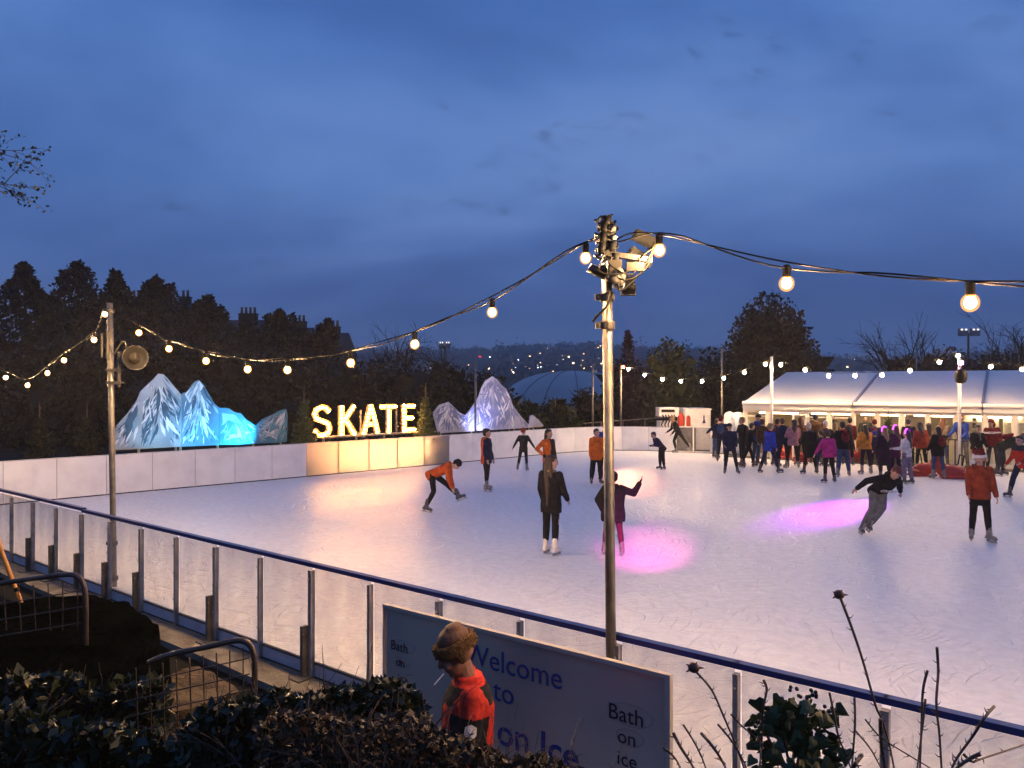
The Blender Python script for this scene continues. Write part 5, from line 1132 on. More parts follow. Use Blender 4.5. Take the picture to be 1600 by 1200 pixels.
guard([(-60, 925), (0, 912), (60, 903), (103, 898), (121, 901), (131, 916), (134, 950), (134, 1010)], 4.3, .014, 'tubular guard standing above the dark stone at the left edge', (-40, 126, 925, 905, 985, 23))
mb = MB(); mb.tube([P(-16, 800, 4.6), P(4, 866, 4.6), P(33, 942, 4.6)], .013, 10); mb.tube([P(25.5, 918, 4.597), P(27.5, 924, 4.597)], .0145, 10, mi=1); mb.solo('orange_pole', [mat('orange_pole', (.55, .22, .03), .5), M_black], 'slanting orange-yellow pole at the left edge leaning on the dark stone', 'pole')
# hedge and ivy
def shrub(outline, D0, D1, label, seed, n, lsz, m, twigs=60, name='hedge', group='shrubs in the foreground', bottom=1215, tw_up=.12, bright=None):
    rng = np.random.default_rng(seed); xs = np.array([p[0] for p in outline], float); ys = np.array([p[1] for p in outline], float)
    px = rng.uniform(xs.min(), xs.max(), n); yt = np.interp(px, xs, ys); D = rng.uniform(D0, D1, n)
    bump = np.array([noise.noise(Vector((x * .022, d * 4, seed))) for x, d in zip(px, D)]) * 26
    dep = rng.uniform(0, 1, n) ** 1.7; yy = yt + 16 + bump * .6 + dep * (bottom - yt) + (D - D0) / (D1 - D0) * 6
    a = (px - 800) / 1200; b = (600 - yy) / 1200; pts = np.stack([a * D, D, CH + b * D], 1)
    cx = (xs.min() + xs.max()) / 2; r = empty(name, ((cx - 800) / 1200 * (D0 + D1) / 2, (D0 + D1) / 2, .2), label, 'shrub', group)
    V, Fa = [], []; leaves(V, Fa, pts, lsz, rng, .4); leafobj('leaves', V, Fa, m, r)
    mb = MB()
    for k in range(twigs):
        x = rng.uniform(xs.min(), xs.max()); d = rng.uniform(D0, D1); y = np.interp(x, xs, ys) + rng.uniform(40, 90); p0 = P(x, y, d) + Vector((0, 0, -.12)); branches(mb, p0, Vector((rng.normal() * .5, rng.normal() * .4, 1)).normalized(), rng.uniform(.12, .12 + tw_up), .0030, 1, rng, .5)
    for k in range(10): x = rng.uniform(xs.min(), xs.max()); d = (D0 + D1) / 2; mb.tube([P(x, 1190, d) + Vector((0, 0, -1.2)), P(x + rng.uniform(-30, 30), np.interp(x, xs, ys) + 60, d)], [.014, .005], 5)
    mb.build('twigs', mat('twig', (.075, .045, .03), .8, 0, .4, 20), r); return r
shrub([(-60, 1080), (40, 1095), (120, 1120), (190, 1120), (240, 1150), (300, 1170), (340, 1160)], 2.7, 3.2, 'dark ivy clump in the bottom left corner below the dark stone', 201, 5200, .045, M_ivy, 20)
shrub([(-80, 1040), (0, 1052), (80, 1040), (150, 1058), (210, 1052), (262, 1062)], 3.45, 3.9, 'ivy trailing over the broad dark stone block at the left', 204, 3800, .05, M_ivy, 16, bottom=1130)
shrub([(285, 1130), (320, 1095), (370, 1082), (430, 1070), (480, 1078), (530, 1066), (575, 1055), (600, 1050), (632, 1052), (655, 1085), (672, 1130)], 2.35, 3.0, 'glossy green hedge in the foreground left of the steward', 202, 15000, .030, M_ivy, 40)
shrub([(400, 1110), (470, 1092), (560, 1110), (640, 1102), (680, 1120), (722, 1140), (760, 1160), (800, 1172), (850, 1172), (890, 1186), (940, 1200), (1000, 1208), (1050, 1212)], 2.0, 2.5, 'brown dry-leaved shrub crossing the front of the welcome board', 203, 11000, .021, M_brownleaf, 110, tw_up=.10)
# rose hips and thorny stems at the right
def thorny(mb, pts, rad, rng, thorns=True):
    q = spline(pts, 6); k = len(q); mb.tube(q, [rad * (1 - .45 * i / k) for i in range(k)], 6)
    if thorns:
        for i in range(2, k - 1, 2):
            d = (q[i + 1] - q[i]).normalized(); a = rng.uniform(0, 2 * PI); x, y, z = frame(d); s = (x * math.cos(a) + y * math.sin(a)); tl = rng.uniform(.007, .014)
            mb.tube([q[i], q[i] + s * tl * .5, q[i] + s * tl - d * .006], [rad * .75, rad * .35, .0004], 5)
def rose(stems, D, label, seed, hips=(), group='thorny rose stems in the right foreground'):
    rng = np.random.default_rng(seed); p = P(stems[0][0][-1][0], 1200, D); r = empty('rose_bush', (p.x, D, .6), label, 'rose bush', group)
    for pts, rad in stems:
        rad *= .62; mb = MB(); q = [P(x, y, D + .02 * math.sin(x)) for x, y in pts]; q.append(q[-1] + (q[-1] - q[-2]).normalized() * .35); thorny(mb, q, rad, rng); mb.build('stem', mat('rose_stem', (.05, .028, .022), .6, 0, .4, 30, .3, 80), r, True)
    for (x, y, s_) in hips:
        mb = MB(); c = P(x, y, D); mb.ell(c, (.010 * s_, .010 * s_, .009 * s_), None, 10, 8)
        for k in range(5): a = 2 * PI * k / 5; mb.tube([c + Vector((math.cos(a) * .006, 0, math.sin(a) * .004)) * s_, c + Vector((math.cos(a) * .017, -.003, math.sin(a) * .011)) * s_], [.0035 * s_, .0006], 5)
        mb.build('rose_hip', mat('rose_hip', (.10, .028, .012), .5, 0, .3, 40), r, True)
rose([([(1313, 934), (1332, 984), (1348, 1032), (1368, 1102), (1378, 1125), (1390, 1165), (1400, 1215)], .0050), ([(1376, 1124), (1377, 1160), (1385, 1215)], .0075)], 1.7, 'tallest rose stem with a dry hip at its tip above the blue handrail', 301, [(1311, 929, 1.15)])
rose([([(1088, 1050), (1112, 1078), (1130, 1118), (1148, 1160), (1168, 1215)], .0042), ([(1142, 1116), (1160, 1135), (1190, 1160), (1215, 1190)], .0035)], 1.7, 'short curved rose stem with a dry hip beside the welcome board corner', 302, [(1084, 1043, 1.3)])
rose([([(1464, 1012), (1466, 1050), (1463, 1100), (1468, 1150), (1472, 1215)], .0048), ([(1449, 1048), (1442, 1080), (1440, 1130), (1437, 1215)], .0045), ([(1446, 1092), (1442, 1130), (1437, 1170)], .0040)], 1.6, 'pair of upright bare rose stems crossing the handrail at the right', 303)
rose([([(1553, 1104), (1538, 1122), (1520, 1150), (1495, 1185), (1478, 1220)], .0052), ([(1532, 1178), (1518, 1184), (1500, 1196), (1480, 1215)], .0068), ([(1505, 1178), (1520, 1190), (1535, 1185)], .0045)], 1.5, 'thick-thorned rose stem leaning right at the bottom right', 304)
rose([([(1052, 1145), (1062, 1165), (1078, 1190), (1092, 1215)], .0058), ([(1068, 1133), (1082, 1155), (1096, 1182), (1108, 1215)], .0036), ([(1096, 1146), (1110, 1162), (1126, 1185), (1142, 1215)], .0060), ([(1036, 1168), (1055, 1185), (1070, 1215)], .0040), ([(1122, 1132), (1145, 1160), (1162, 1190), (1172, 1215)], .0038)], 1.6, 'tangle of thorny stems right of the welcome board corner', 305)
rose([([(1296, 1082), (1302, 1110), (1310, 1150), (1322, 1180), (1335, 1215)], .0042), ([(1335, 1090), (1336, 1130), (1333, 1175), (1330, 1215)], .0042), ([(1352, 1124), (1372, 1148), (1395, 1165), (1420, 1180)], .0036), ([(1335, 1140), (1360, 1170), (1385, 1215)], .0036), ([(1346, 1180), (1336, 1195), (1325, 1215)], .0085)], 1.65, 'cluster of thorny stems right of the ivy with berries', 306)
rose([([(1193, 1062), (1198, 1078), (1192, 1110), (1190, 1160), (1186, 1215)], .0048)], 1.6, 'single stem rising through the left side of the berried ivy', 307)
def ivy():
    rng = np.random.default_rng(9); c = P(1240, 1150, 1.75); r = empty('ivy_bush', (c.x, 1.75, .6), 'leafy ivy with black berries in front of the handrail post', 'ivy', None)
    bm = MB(); shape = [(0, 0), (.30, -.12), (.52, .10), (.38, .36), (.22, .62), (0, 1.0), (-.22, .62), (-.38, .36), (-.52, .10), (-.30, -.12)]
    spots = []
    for k in range(215):
        t = rng.uniform(0, 1); px = 1238 + rng.normal() * (24 + 34 * t); py = 1102 + t * 125 + rng.normal() * 6
        if px < 1172 or px > 1325: continue
        spots.append((px, py))
    spots += [(1190, 1112), (1184, 1122), (1196, 1104), (1312, 1162), (1318, 1170), (1222, 1096), (1248, 1100), (1292, 1112), (1205, 1178), (1300, 1150)] * 2
    for (px, py) in spots:
        p = P(px + rng.normal() * 4, py + rng.normal() * 4, 1.75 + rng.normal() * .05); s_ = rng.uniform(.022, .040)
        d = Vector((rng.normal() * .8, rng.normal() * .5, -.7 + rng.normal() * .5)).normalized(); up = Vector((rng.normal() * .5, -1, rng.normal() * .5)); e = (up - d * up.dot(d)).normalized(); x = d.cross(e)
        vs = [p + (x * a + d * b) * s_ + e * (-.10 * abs(a) - .10 * b * b) * s_ for a, b in shape] + [p + d * s_ * .45 + e * .03 * s_]
        bm.add(vs, [(i, (i + 1) % 10, 10) for i in range(10)])
    bm.build('leaves', leafmat('bright_ivy', (.02, .035, .012), (.075, .085, .028), .45), r)
    st_ = MB()
    for (px, py) in ((1240, 1090), (1268, 1092), (1215, 1115), (1290, 1120), (1185, 1125)): st_.tube(spline([P(px, py, 1.74), P(px * .6 + 1240 * .4, py + 40, 1.75), P(1240, 1230, 1.75)], 5), [.003] * 11, 5)
    st_.build('stems', MATS['twig'], r)
    for (cx, cyy, n) in ((1241, 1080, 5), (1268, 1085, 9), (1252, 1088, 2), (1178, 1140, 4), (1292, 1108, 4)):
        for k in range(n): b = MB(); b.ell(P(cx + rng.uniform(-10, 10), cyy + rng.uniform(-7, 7), 1.70), .0044, None, 10, 8); b.build('berry', mat('black_berry', (.012, .008, .010), .35), r, True)
ivy()
# ================================================================== PEOPLE
M_skin = mat('skin', (.42, .24, .17), .55, 0, .08, 12, .05, 60); M_skin2 = mat('skin_fair', (.50, .31, .23), .55, 0, .08, 12, .05, 60)
M_eye = mat('eye_dark', (.02, .015, .012), .3); M_lip = mat('lips', (.28, .09, .07), .5)
M_sole = mat('blade_holder', (.25, .25, .27), .4, .2); M_blade = mat('blade', (.6, .6, .62), .2, 1)
def cloth(name, c, rough=.85): return mat(name, c, rough, 0, .35, 9, .8, 16)
CL = dict(black=(.012, .012, .014), navy=(.014, .018, .045), blue=(.02, .05, .26), bright=(.025, .05, .36), orange=(.62, .13, .02), dorange=(.50, .085, .02), rust=(.26, .045, .022), dkgrey=(.035, .035, .04), grey=(.14, .135, .13), jeans=(.035, .06, .13),
          mauve=(.36, .17, .19), magenta=(.46, .03, .17), brown=(.09, .045, .022), olive=(.03, .032, .022), maroon=(.13, .015, .018), red=(.42, .03, .02), white=(.58, .54, .50), lilac=(.17, .13, .18), plum=(.07, .012, .035), yellow=(.62, .24, .03), beige=(.32, .24, .16), tan=(.25, .16, .09), lblue=(.28, .36, .5), cream=(.6, .5, .36))
def cm(k): return cloth('cloth_' + k, CL[k])
HAIRC = dict(black=(.010, .008, .007), brown=(.035, .018, .009), dark=(.018, .011, .008), ginger=(.14, .05, .018), blond=(.24, .15, .06), grey=(.16, .15, .14), red=(.11, .02, .01))
def hm(k): return mat('hair_' + k, HAIRC[k], .55, 0, .35, 30, .5, 60)
def rot(ax, deg): return Matrix.Rotation(R(deg), 3, ax)
def limb_dir(fwd, out, side):     # unit vector hanging down, swung forward (-Y) and outward (side * X)
    v = Vector((0, 0, -1)); v = rot('X', -fwd) @ v; v = rot('Y', -out * side) @ v; return v.normalized()
BOOT = {}
def boot_mesh(kind):
    if kind in BOOT: return BOOT[kind]
    mb = MB()
    mb.cap((0, .0, .30), (0, .0, .13), .056, .058); mb.cap((0, .03, .11), (0, -.15, .095), .05, .042); mb.ell((0, .03, .11), (.052, .06, .05)); mb.box((0, -.05, .075), (.085, .28, .03))
    o = mb.build('boot_src', M_black); remesh(o, .014, 1); BOOT[kind] = o; return o
def person(px, fy, rz, label, h=1.7, lean=0, tilt=0, headyaw=0, headpitch=0, armP=(8, 10, 18, 0), armN=(8, 10, 18, 0), legP=(4, 4, 8), legN=(-4, 4, 4), top='black', bottom='black', hair='brown', hairlen=0, bun=False, hat=None,
           boots='dark', gloves=None, puff=1.0, skirt=.0, split=None, hood=False, pos=None, z=0.0, skin=None, wide=1.0, broad=1.0, group='skaters and bystanders on the ice', skates=True, twist=0, vox=None, fine=False, extra=None, collar=None, sit=0, toe=(12, 12)):
    p = Vector(pos) if pos else G(px, fy, z); D = p.y
    if armP == (8, 10, 18, 0): armP = (random.uniform(0, 24), random.uniform(6, 18), random.uniform(10, 75), random.uniform(0, 30))
    if armN == (8, 10, 18, 0): armN = (random.uniform(0, 24), random.uniform(6, 18), random.uniform(10, 75), random.uniform(0, 30))
    if group == 'crowd of skaters before the marquee' and not lean: lean = random.uniform(0, 9); tilt = random.uniform(-3, 3); headyaw = headyaw or random.uniform(-40, 40); headpitch = headpitch or random.uniform(-6, 18); legP = (legP[0] + random.uniform(-5, 6), legP[1] + random.uniform(0, 3), legP[2] + 3)
    s = (h - (.05 if skates else 0)) / 1.75; lift = .085 if skates else .03
    vx = vox or (.011 if D < 16 else (.017 if D < 22.5 else .022))
    skinm = skin or random.choice([M_skin, M_skin2])
    J = {}
    legs = {}
    for sd, nm, a in ((1, 'P', legP), (-1, 'N', legN)):
        hip = Vector((sd * .088 * s, 0, 0)); th = limb_dir(a[0], a[1], sd); sh = limb_dir(a[0] - a[2], a[1] if len(a) < 4 else a[3], sd)
        kn = hip + th * .43 * s; an = kn + sh * .41 * s; legs[nm] = (hip, kn, an); 
    low = min(legs['P'][2].z, legs['N'][2].z); pz = -low + .13 * s * .0 + lift + .055
    J['pelvis'] = Vector((0, 0, pz))
    for nm in 'PN': J['hip' + nm], J['knee' + nm], J['ank' + nm] = [v + J['pelvis'] for v in legs[nm]]
    Tm = rot('Z', twist) @ rot('Y', tilt) @ rot('X', lean)
    def T(x, y, zz): return J['pelvis'] + Tm @ Vector((x * s, y * s, zz * s))
    for sd, nm, a in ((1, 'P', armP), (-1, 'N', armN)):
        shd = T(sd * .168 * broad, .01, .452); u = Tm @ limb_dir(a[0], a[1], sd); e = shd + u * .285 * s
        fo = rot('X', lean * .5) @ limb_dir(a[0] + a[2], a[1] - a[3], sd) if False else Tm @ limb_dir(a[0] + a[2], a[1] - a[3], sd)
        w_ = e + fo * .25 * s; J['sh' + nm], J['el' + nm], J['wr' + nm], J['fo' + nm] = shd, e, w_, fo
    J['neck'] = T(0, .01, .50)
    Hm = Tm @ rot('Z', headyaw) @ rot('X', headpitch - lean * .35); hc = T(0, .0, .548) + Hm @ Vector((0, -.015 * s, .118 * s)); J['head'] = hc; J['Hm'] = Hm
    hs = s * (1.10 if h > 1.55 else 1.18)
    def Hp(x, y, zz): return hc + Hm @ Vector((x * hs, y * hs, zz * hs))
    body = MB()
    # head
    body.ell(Hp(0, .012, .03), [v * hs for v in (.074, .092, .085)], Hm, 16, 12); body.ell(Hp(0, -.022, -.035), [v * hs for v in (.056, .066, .078)], Hm, 14, 10)
    body.ell(Hp(0, -.055, -.085), [v * hs for v in (.03, .028, .022)], Hm, 10, 6)
    body.cap(Hp(0, -.084, .018), Hp(0, -.104, -.022), .009 * hs, .015 * hs, 8); body.ell(Hp(0, -.072, .035), [v * hs for v in (.052, .022, .014)], Hm, 10, 6); body.ell(Hp(0, -.078, -.055), [v * hs for v in (.024, .014, .012)], Hm, 8, 6)
    for sd in (-1, 1): body.ell(Hp(sd * .075, .012, -.005), [v * hs for v in (.011, .02, .032)], Hm, 8, 6); body.ell(Hp(sd * .042, -.066, -.022), [v * hs for v in (.02, .02, .02)], Hm, 8, 6)
    body.cap(T(0, .015, .44), Hp(0, .01, -.05), .056 * s, .050 * s)
    body.stack([(-.04 * s, .13 * s, .09 * s, 0), (.1 * s, .11 * s, .08 * s, 0), (.3 * s, .14 * s, .09 * s, 0), (.45 * s, .15 * s, .08 * s, 0), (.5 * s, .08 * s, .06 * s, 0)], J['pelvis'], Tm)
    hands = MB()
    for sd, nm in ((1, 'P'), (-1, 'N')):
        body.cap(J['sh' + nm], J['el' + nm], .043 * s, .036 * s); body.cap(J['el' + nm], J['wr' + nm], .036 * s, .026 * s)
        body.cap(J['hip' + nm], J['knee' + nm], .072 * s, .048 * s); body.cap(J['knee' + nm], J['ank' + nm], .047 * s, .036 * s)
        f = J['fo' + nm].normalized(); side = (Tm @ Vector((sd, 0, 0))); pn = (side - f * side.dot(f)).normalized(); ac = f.cross(pn).normalized()     # pn palm normal, ac across fingers
        if ac.y > 0: ac = -ac
        hw = J['wr' + nm]; Hb = body if not gloves else hands; g = 1.25 if gloves else 1.0
        Mx = Matrix((ac, pn, f)).transposed(); Hb.ell(hw + f * .045 * s, (.040 * s * g, .016 * s * g, .052 * s), Mx, 12, 8)
        if gloves: Hb.cap(hw - f * .03 * s, hw + f * .02 * s, .034 * s, .032 * s, 8)
        for k, (o_, ln) in enumerate(((.030, .068), (.0105, .078), (-.0095, .073), (-.029, .058))):
            b0 = hw + f * .085 * s + ac * o_ * s * g; curl = -pn * (.012 + .004 * k) * s
            b1 = b0 + f * ln * .5 * s + curl * .5 + ac * o_ * .10 * s; b2 = b1 + f * ln * .42 * s + curl * 1.3; rr = .0082 * s * g if vx < .015 else .010 * s * g
            Hb.cap(b0, b1, rr * 1.05, rr, 6); Hb.cap(b1, b2, rr, rr * .85, 6)
        t0 = hw + f * .03 * s + ac * .034 * s; t1 = t0 + (f * .7 + ac * .8).normalized() * .035 * s - pn * .008 * s; Hb.cap(t0, t1, .012 * s * g, .010 * s * g, 6); Hb.cap(t1, t1 + (f * .95 + ac * .25) * .028 * s - pn * .006 * s, .010 * s * g, .008 * s * g, 6)
    Mr = Matrix.Rotation(R(rz), 4, 'Z')
    def place(o): pass
    root = body.build('person', [skinm, M_eye, M_lip]); root.location = p; root.rotation_euler = (0, 0, R(rz)); tag(root, label, 'person', group)
    eyes = [Hp(sd * .030, -.086, .010) for sd in (-1, 1)]; mouth = Hp(0, -.086, -.056)
    def face(o, me):
        co = np.array([pl.center[:] for pl in me.polygons]); mi = np.zeros(len(co), np.int32)
        for e in eyes: mi[np.linalg.norm((co - np.array(e)), axis=1) < max(.013 * hs, vx * .85)] = 1
        q = co - np.array(mouth); mi[(np.abs(q @ np.array(Hm @ Vector((1, 0, 0)))) < .022 * hs) & (np.abs(q @ np.array(Hm @ Vector((0, 0, 1)))) < .007 * hs + vx * .2) & (np.linalg.norm(q, axis=1) < .035 * hs)] = 2
        me.polygons.foreach_set('material_index', mi)
    remesh(root, vx, 1, face)
    def part(mb, name, m, voxel=None, sm=2, post=None):
        ms = m if isinstance(m, list) else [m]; o = mb.build(name, ms, root, False, world=False); remesh(o, voxel or vx * 1.1, sm, post); return o
    if gloves: part(hands, 'gloves', cm(gloves), vx, 1)
    # jacket or top
    jk = MB(); pf = puff * 1.06;  L_ = -.10 - skirt
    rg = [(L_, .165, .120, 0), (L_ * .4, .168, .122, 0), (.10, .150, .112, 0), (.26, .160, .126, -.005), (.37, .172, .126, 0), (.43, .158, .108, .005), (.475, .115, .088, .008), (.505, .074, .074, .008), (.535, .066, .068, .006)]
    jk.stack([(a * s, b * s * wide * pf * (broad if a > .2 else 1), c * s * pf * wide, d * s) for a, b, c, d in rg], J['pelvis'], Tm, 18)
    for nm in 'PN':
        jk.cap(J['sh' + nm], J['el' + nm], .064 * s * pf, .056 * s * pf); jk.cap(J['el' + nm], J['wr' + nm] - J['fo' + nm] * .012 * s, .055 * s * pf, .042 * s * pf)
    if hood:
        jk.ell(T(0, .085, .50), [v * s for v in (.115, .07, .06)], Tm @ rot('X', -25)); jk.ell(T(.07, .03, .525), [v * s for v in (.045, .07, .04)], Tm); jk.ell(T(-.07, .03, .525), [v * s for v in (.045, .07, .04)], Tm)
    # a few folds
    for k in range(16 if D < 21 else 7):
        a = random.uniform(0, 2 * PI); zz = random.uniform(-.05, .38); jk.ell(T(.15 * math.cos(a) * wide, .105 * math.sin(a) * wide, zz), [v * s for v in (.055, .040, .015)], Tm @ rot('Y', random.uniform(-35, 35)), 8, 6)
    for nm in 'PN':
        for t in (.3, .75): c_ = J['sh' + nm].lerp(J['el' + nm], t) if random.random() < .5 else J['el' + nm].lerp(J['wr' + nm], t * .7); jk.ell(c_, [v * s * pf for v in (.062, .062, .018)], rot('X', random.uniform(-30, 30)), 8, 6)
    mats = [cm(k) for k in ([top] if isinstance(top, str) else top)]
    post = None
    if split:
        def post(o, me, split=split, J=J, T=T, Tm=Tm, s=s):
            inv = Tm.inverted(); mi = [split(inv @ (pl.center - J['pelvis']) / s, pl.center, J, s) for pl in me.polygons]; me.polygons.foreach_set('material_index', np.array(mi, np.int32))
    J['T'] = T; J['Tm'] = Tm; J['s'] = s; J['Hp'] = Hp; J['hs'] = hs
    jo = part(jk, 'jacket', mats, None, 2, post); J['jacket'] = jo
    # trousers
    tr = MB(); w_ = wide
    b_name, loose = (bottom if isinstance(bottom, tuple) else (bottom, 1.0))
    tr.stack([(-.10 * s, .150 * s * w_, .108 * s * w_, 0), (0, .158 * s * w_, .112 * s * w_, 0), (.08 * s, .145 * s * w_, .105 * s * w_, 0)], J['pelvis'], rot('X', lean * .3))
    for nm in 'PN':
        tr.cap(J['hip' + nm], J['knee' + nm], .094 * s * w_ * (1 + (loose - 1) * .3), .068 * s * loose); tr.cap(J['knee' + nm], J['knee' + nm].lerp(J['ank' + nm], .35), .067 * s * loose, .067 * s * loose); tr.cap(J['knee' + nm].lerp(J['ank' + nm], .35), J['ank' + nm] + (J['knee' + nm] - J['ank' + nm]) * .15, .067 * s * loose, .052 * s * loose)
        tr.ell(J['knee' + nm] + Vector((0, -.01, .03)), [v * s * loose for v in (.064, .062, .022)], rot('X', 20), 8, 6)
    to = part(tr, 'trousers', cm(b_name)); J['trousers'] = to
    if h > 1.3 and group and random.random() < .45 and not hood:
        sc_ = MB(); pts = [T(.078 * math.cos(a), .012 + .080 * math.sin(a), .515 + .012 * math.sin(a)) for a in [2 * PI * i / 16 for i in range(17)]]; sc_.tube(pts, .032 * s, 8)
        if random.random() < .6: sc_.cap(T(.04, -.09, .49), T(.05, -.135 * pf, .30), .03 * s, .028 * s)
        part(sc_, 'scarf', cm(random.choice(['grey', 'maroon', 'cream', 'tan', 'dkgrey', 'red', 'jeans'])), vx, 1)
    if z == 0 and group == 'crowd of skaters before the marquee' and random.random() < .22:
        bg = MB(); bg.ell(T(0, .165 * pf, .30), [v * s for v in (.13, .075, .19)], Tm, 14, 10); bg.ell(T(0, .225 * pf, .22), [v * s for v in (.09, .04, .09)], Tm, 10, 8); part(bg, 'backpack', cm(random.choice(['black', 'maroon', 'jeans', 'dkgrey'])), vx, 1)
    # skates
    bm0 = boot_mesh('b')
    for i, (sd, nm) in enumerate(((1, 'P'), (-1, 'N'))):
        an = J['ank' + nm]; kn = J['knee' + nm]; sh = (kn - an).normalized(); 
        bt = bpy.data.objects.new('skate' if skates else 'shoe', bm0.data); C.objects.link(bt); bt.parent = root
        k = s * .98; ty = R(sd * toe[i]); ang = math.asin(max(-1, min(1, sh.y))) * .6; tl = math.asin(max(-1, min(1, sh.x))) * .75
        Mb = Matrix.Rotation(ty, 4, 'Z') @ Matrix.Rotation(tl, 4, 'Y') @ Matrix.Rotation(-ang * .75, 4, 'X')
        bt.matrix_basis = Matrix.Translation(an - (Mb.to_3x3() @ Vector((0, .0, .15 * k)))) @ Mb @ Matrix.Scale(k, 4)
        BOOTS.append((bt, boots, skates))
    # hair and hats
    hr = MB()
    if hat in (None, 'santa', 'led') or hairlen:
        if hat != 'bald':
            hr.ell(Hp(0, .030, .045), [v * hs for v in (.086, .092, .088)], Hm, 16, 12); hr.ell(Hp(0, .045, .0), [v * hs for v in (.080, .070, .085)], Hm, 14, 10)
            hr.ell(Hp(0, -.035, .088), [v * hs for v in (.062, .05, .034)], Hm @ rot('X', 15), 10, 8)
            if hairlen:
                bk = Vector((0, .0, -1)); q0 = Hp(0, .075, .0); q1 = Hp(0, .085, -.09); q2 = T(0, .12 * pf, .44 - hairlen * .35); q3 = T(0, .125 * pf, .44 - hairlen)
                ra = .062 * hs; hr.cap(q0, q1, ra, ra * .95); hr.cap(q1, q2, ra * .95, ra * .7); hr.cap(q2, q3, ra * .7, ra * .3)
                for sd in (-1, 1): hr.cap(Hp(sd * .062, .04, .0), T(sd * .06, .09 * pf, .42), ra * .5, ra * .5)
            if bun: hr.ell(Hp(0, .09, .085), [.042 * hs] * 3)
            part(hr, 'hair', hm(hair), vx)
    if hat in ('beanie', 'pom', 'hood', 'helmet', 'bobble'):
        hb = MB(); c_ = extra.get('hatc', 'black') if extra else 'black'
        hb.ell(Hp(0, .018, .055), [v * hs for v in (.090, .100, .088)], Hm, 16, 12); hb.ell(Hp(0, .04, .01), [v * hs for v in (.086, .08, .07)], Hm, 14, 10)
        if hat in ('pom', 'bobble'): hb.ell(Hp(0, .02, .155), [.038 * hs] * 3)
        if hat == 'hood': hb.ell(Hp(0, .05, -.05), [v * hs for v in (.10, .09, .09)], Hm)
        part(hb, 'hat', cm(c_), vx)
    if hat == 'cap':
        hb = MB(); hb.ell(Hp(0, .012, .055), [v * hs for v in (.086, .098, .075)], Hm, 16, 12); hb.ell(Hp(0, -.105, .06), [v * hs for v in (.058, .06, .010)], Hm @ rot('X', 12)); part(hb, 'cap', cm('black'), vx)
    if hat == 'santa':
        hb = MB(); hb.ell(Hp(0, .02, .08), [v * hs for v in (.092, .10, .085)], Hm, 16, 12); hb.cap(Hp(.02, .03, .16), Hp(-.09, .0, .09), .05 * hs, .03 * hs); part(hb, 'hat', cm('maroon'), vx)
        br_ = MB(); pts = [Hp(.094 * math.cos(a), .005 + .108 * math.sin(a), .055 + .01 * math.sin(a)) for a in [2 * PI * i / 24 for i in range(25)]]; br_.tube(pts, .028 * hs, 8)
        part(br_, 'hat_brim', mat('white_fur', (.72, .70, .66), .95, 0, .1, 40, .8, 90), vx, 1); pm = MB(); pm.ell(Hp(-.095, -.06, -.055), [.048 * hs] * 3); pm.cap(Hp(-.09, .0, .08), Hp(-.097, -.045, -.02), .03 * hs, .022 * hs); part(pm, 'pompom', MATS['white_fur'], vx, 1)
        em = MB(); [em.ell(Hp(sd * .115, .01, -.0), [v * hs for v in (.018, .038, .05)], Hm) for sd in (-1, 1)]; part(em, 'ear_muffs', mat('cream_fur', (.55, .40, .24), .9, 0, .1, 30, .6, 80), vx, 1)
    if hat == 'led':
        hb = MB(); pts = [Hp(.094 * math.sin(a), .012, .030 + .108 * math.cos(a)) for a in [R(-105) + R(210) * i / 20 for i in range(21)]]; hb.tube(pts, .013, 8); hb.build('glowing_headband', emat('headband_glow', (.75, .05, .95), 7), root, True, world=False)
    return root, J
BOOTS = []
def finish_boots():
    src = BOOT.get('b'); me = src.data
    bl = MB(); bl.box((0, -.055, .012), (.006, .30, .024), mi=1)
    for y in (-.15, .03): bl.box((0, y, .042), (.035, .045, .04))
    bl.box((0, -.055, .03), (.02, .26, .012)); bme = bl.mesh('blade', [M_sole, M_blade])
    lace = MB()
    for k in range(5): lace.box((0, -.060 + .0 - k * .012, .235 - k * .032), (.05, .012, .007), M=rot('X', -40))
    lme = lace.mesh('laces', [mat('lace', (.5, .5, .48), .7)])
    cols = {'dark': mat('boot_dark', (.05, .05, .055), .4, 0, .3, 12), 'white': mat('boot_white', (.68, .64, .58), .4, 0, .08, 12), 'grey': mat('boot_grey', (.17, .16, .155), .4, 0, .3, 10), 'brown': mat('boot_brown', (.10, .06, .035), .5, 0, .3, 12)}
    for bt, col, sk in BOOTS:
        bt.data = me
        bt.material_slots[0].link = 'OBJECT'; bt.material_slots[0].material = cols[col]
        if sk:
            b = bpy.data.objects.new('blade', bme); C.objects.link(b); b.parent = bt
            if bt.matrix_world.translation is not None and bt.parent.location.y < 24:
                l = bpy.data.objects.new('laces', lme); C.objects.link(l); l.parent = bt
    bpy.data.objects.remove(src)
UP = (8, 10, 18, 0)
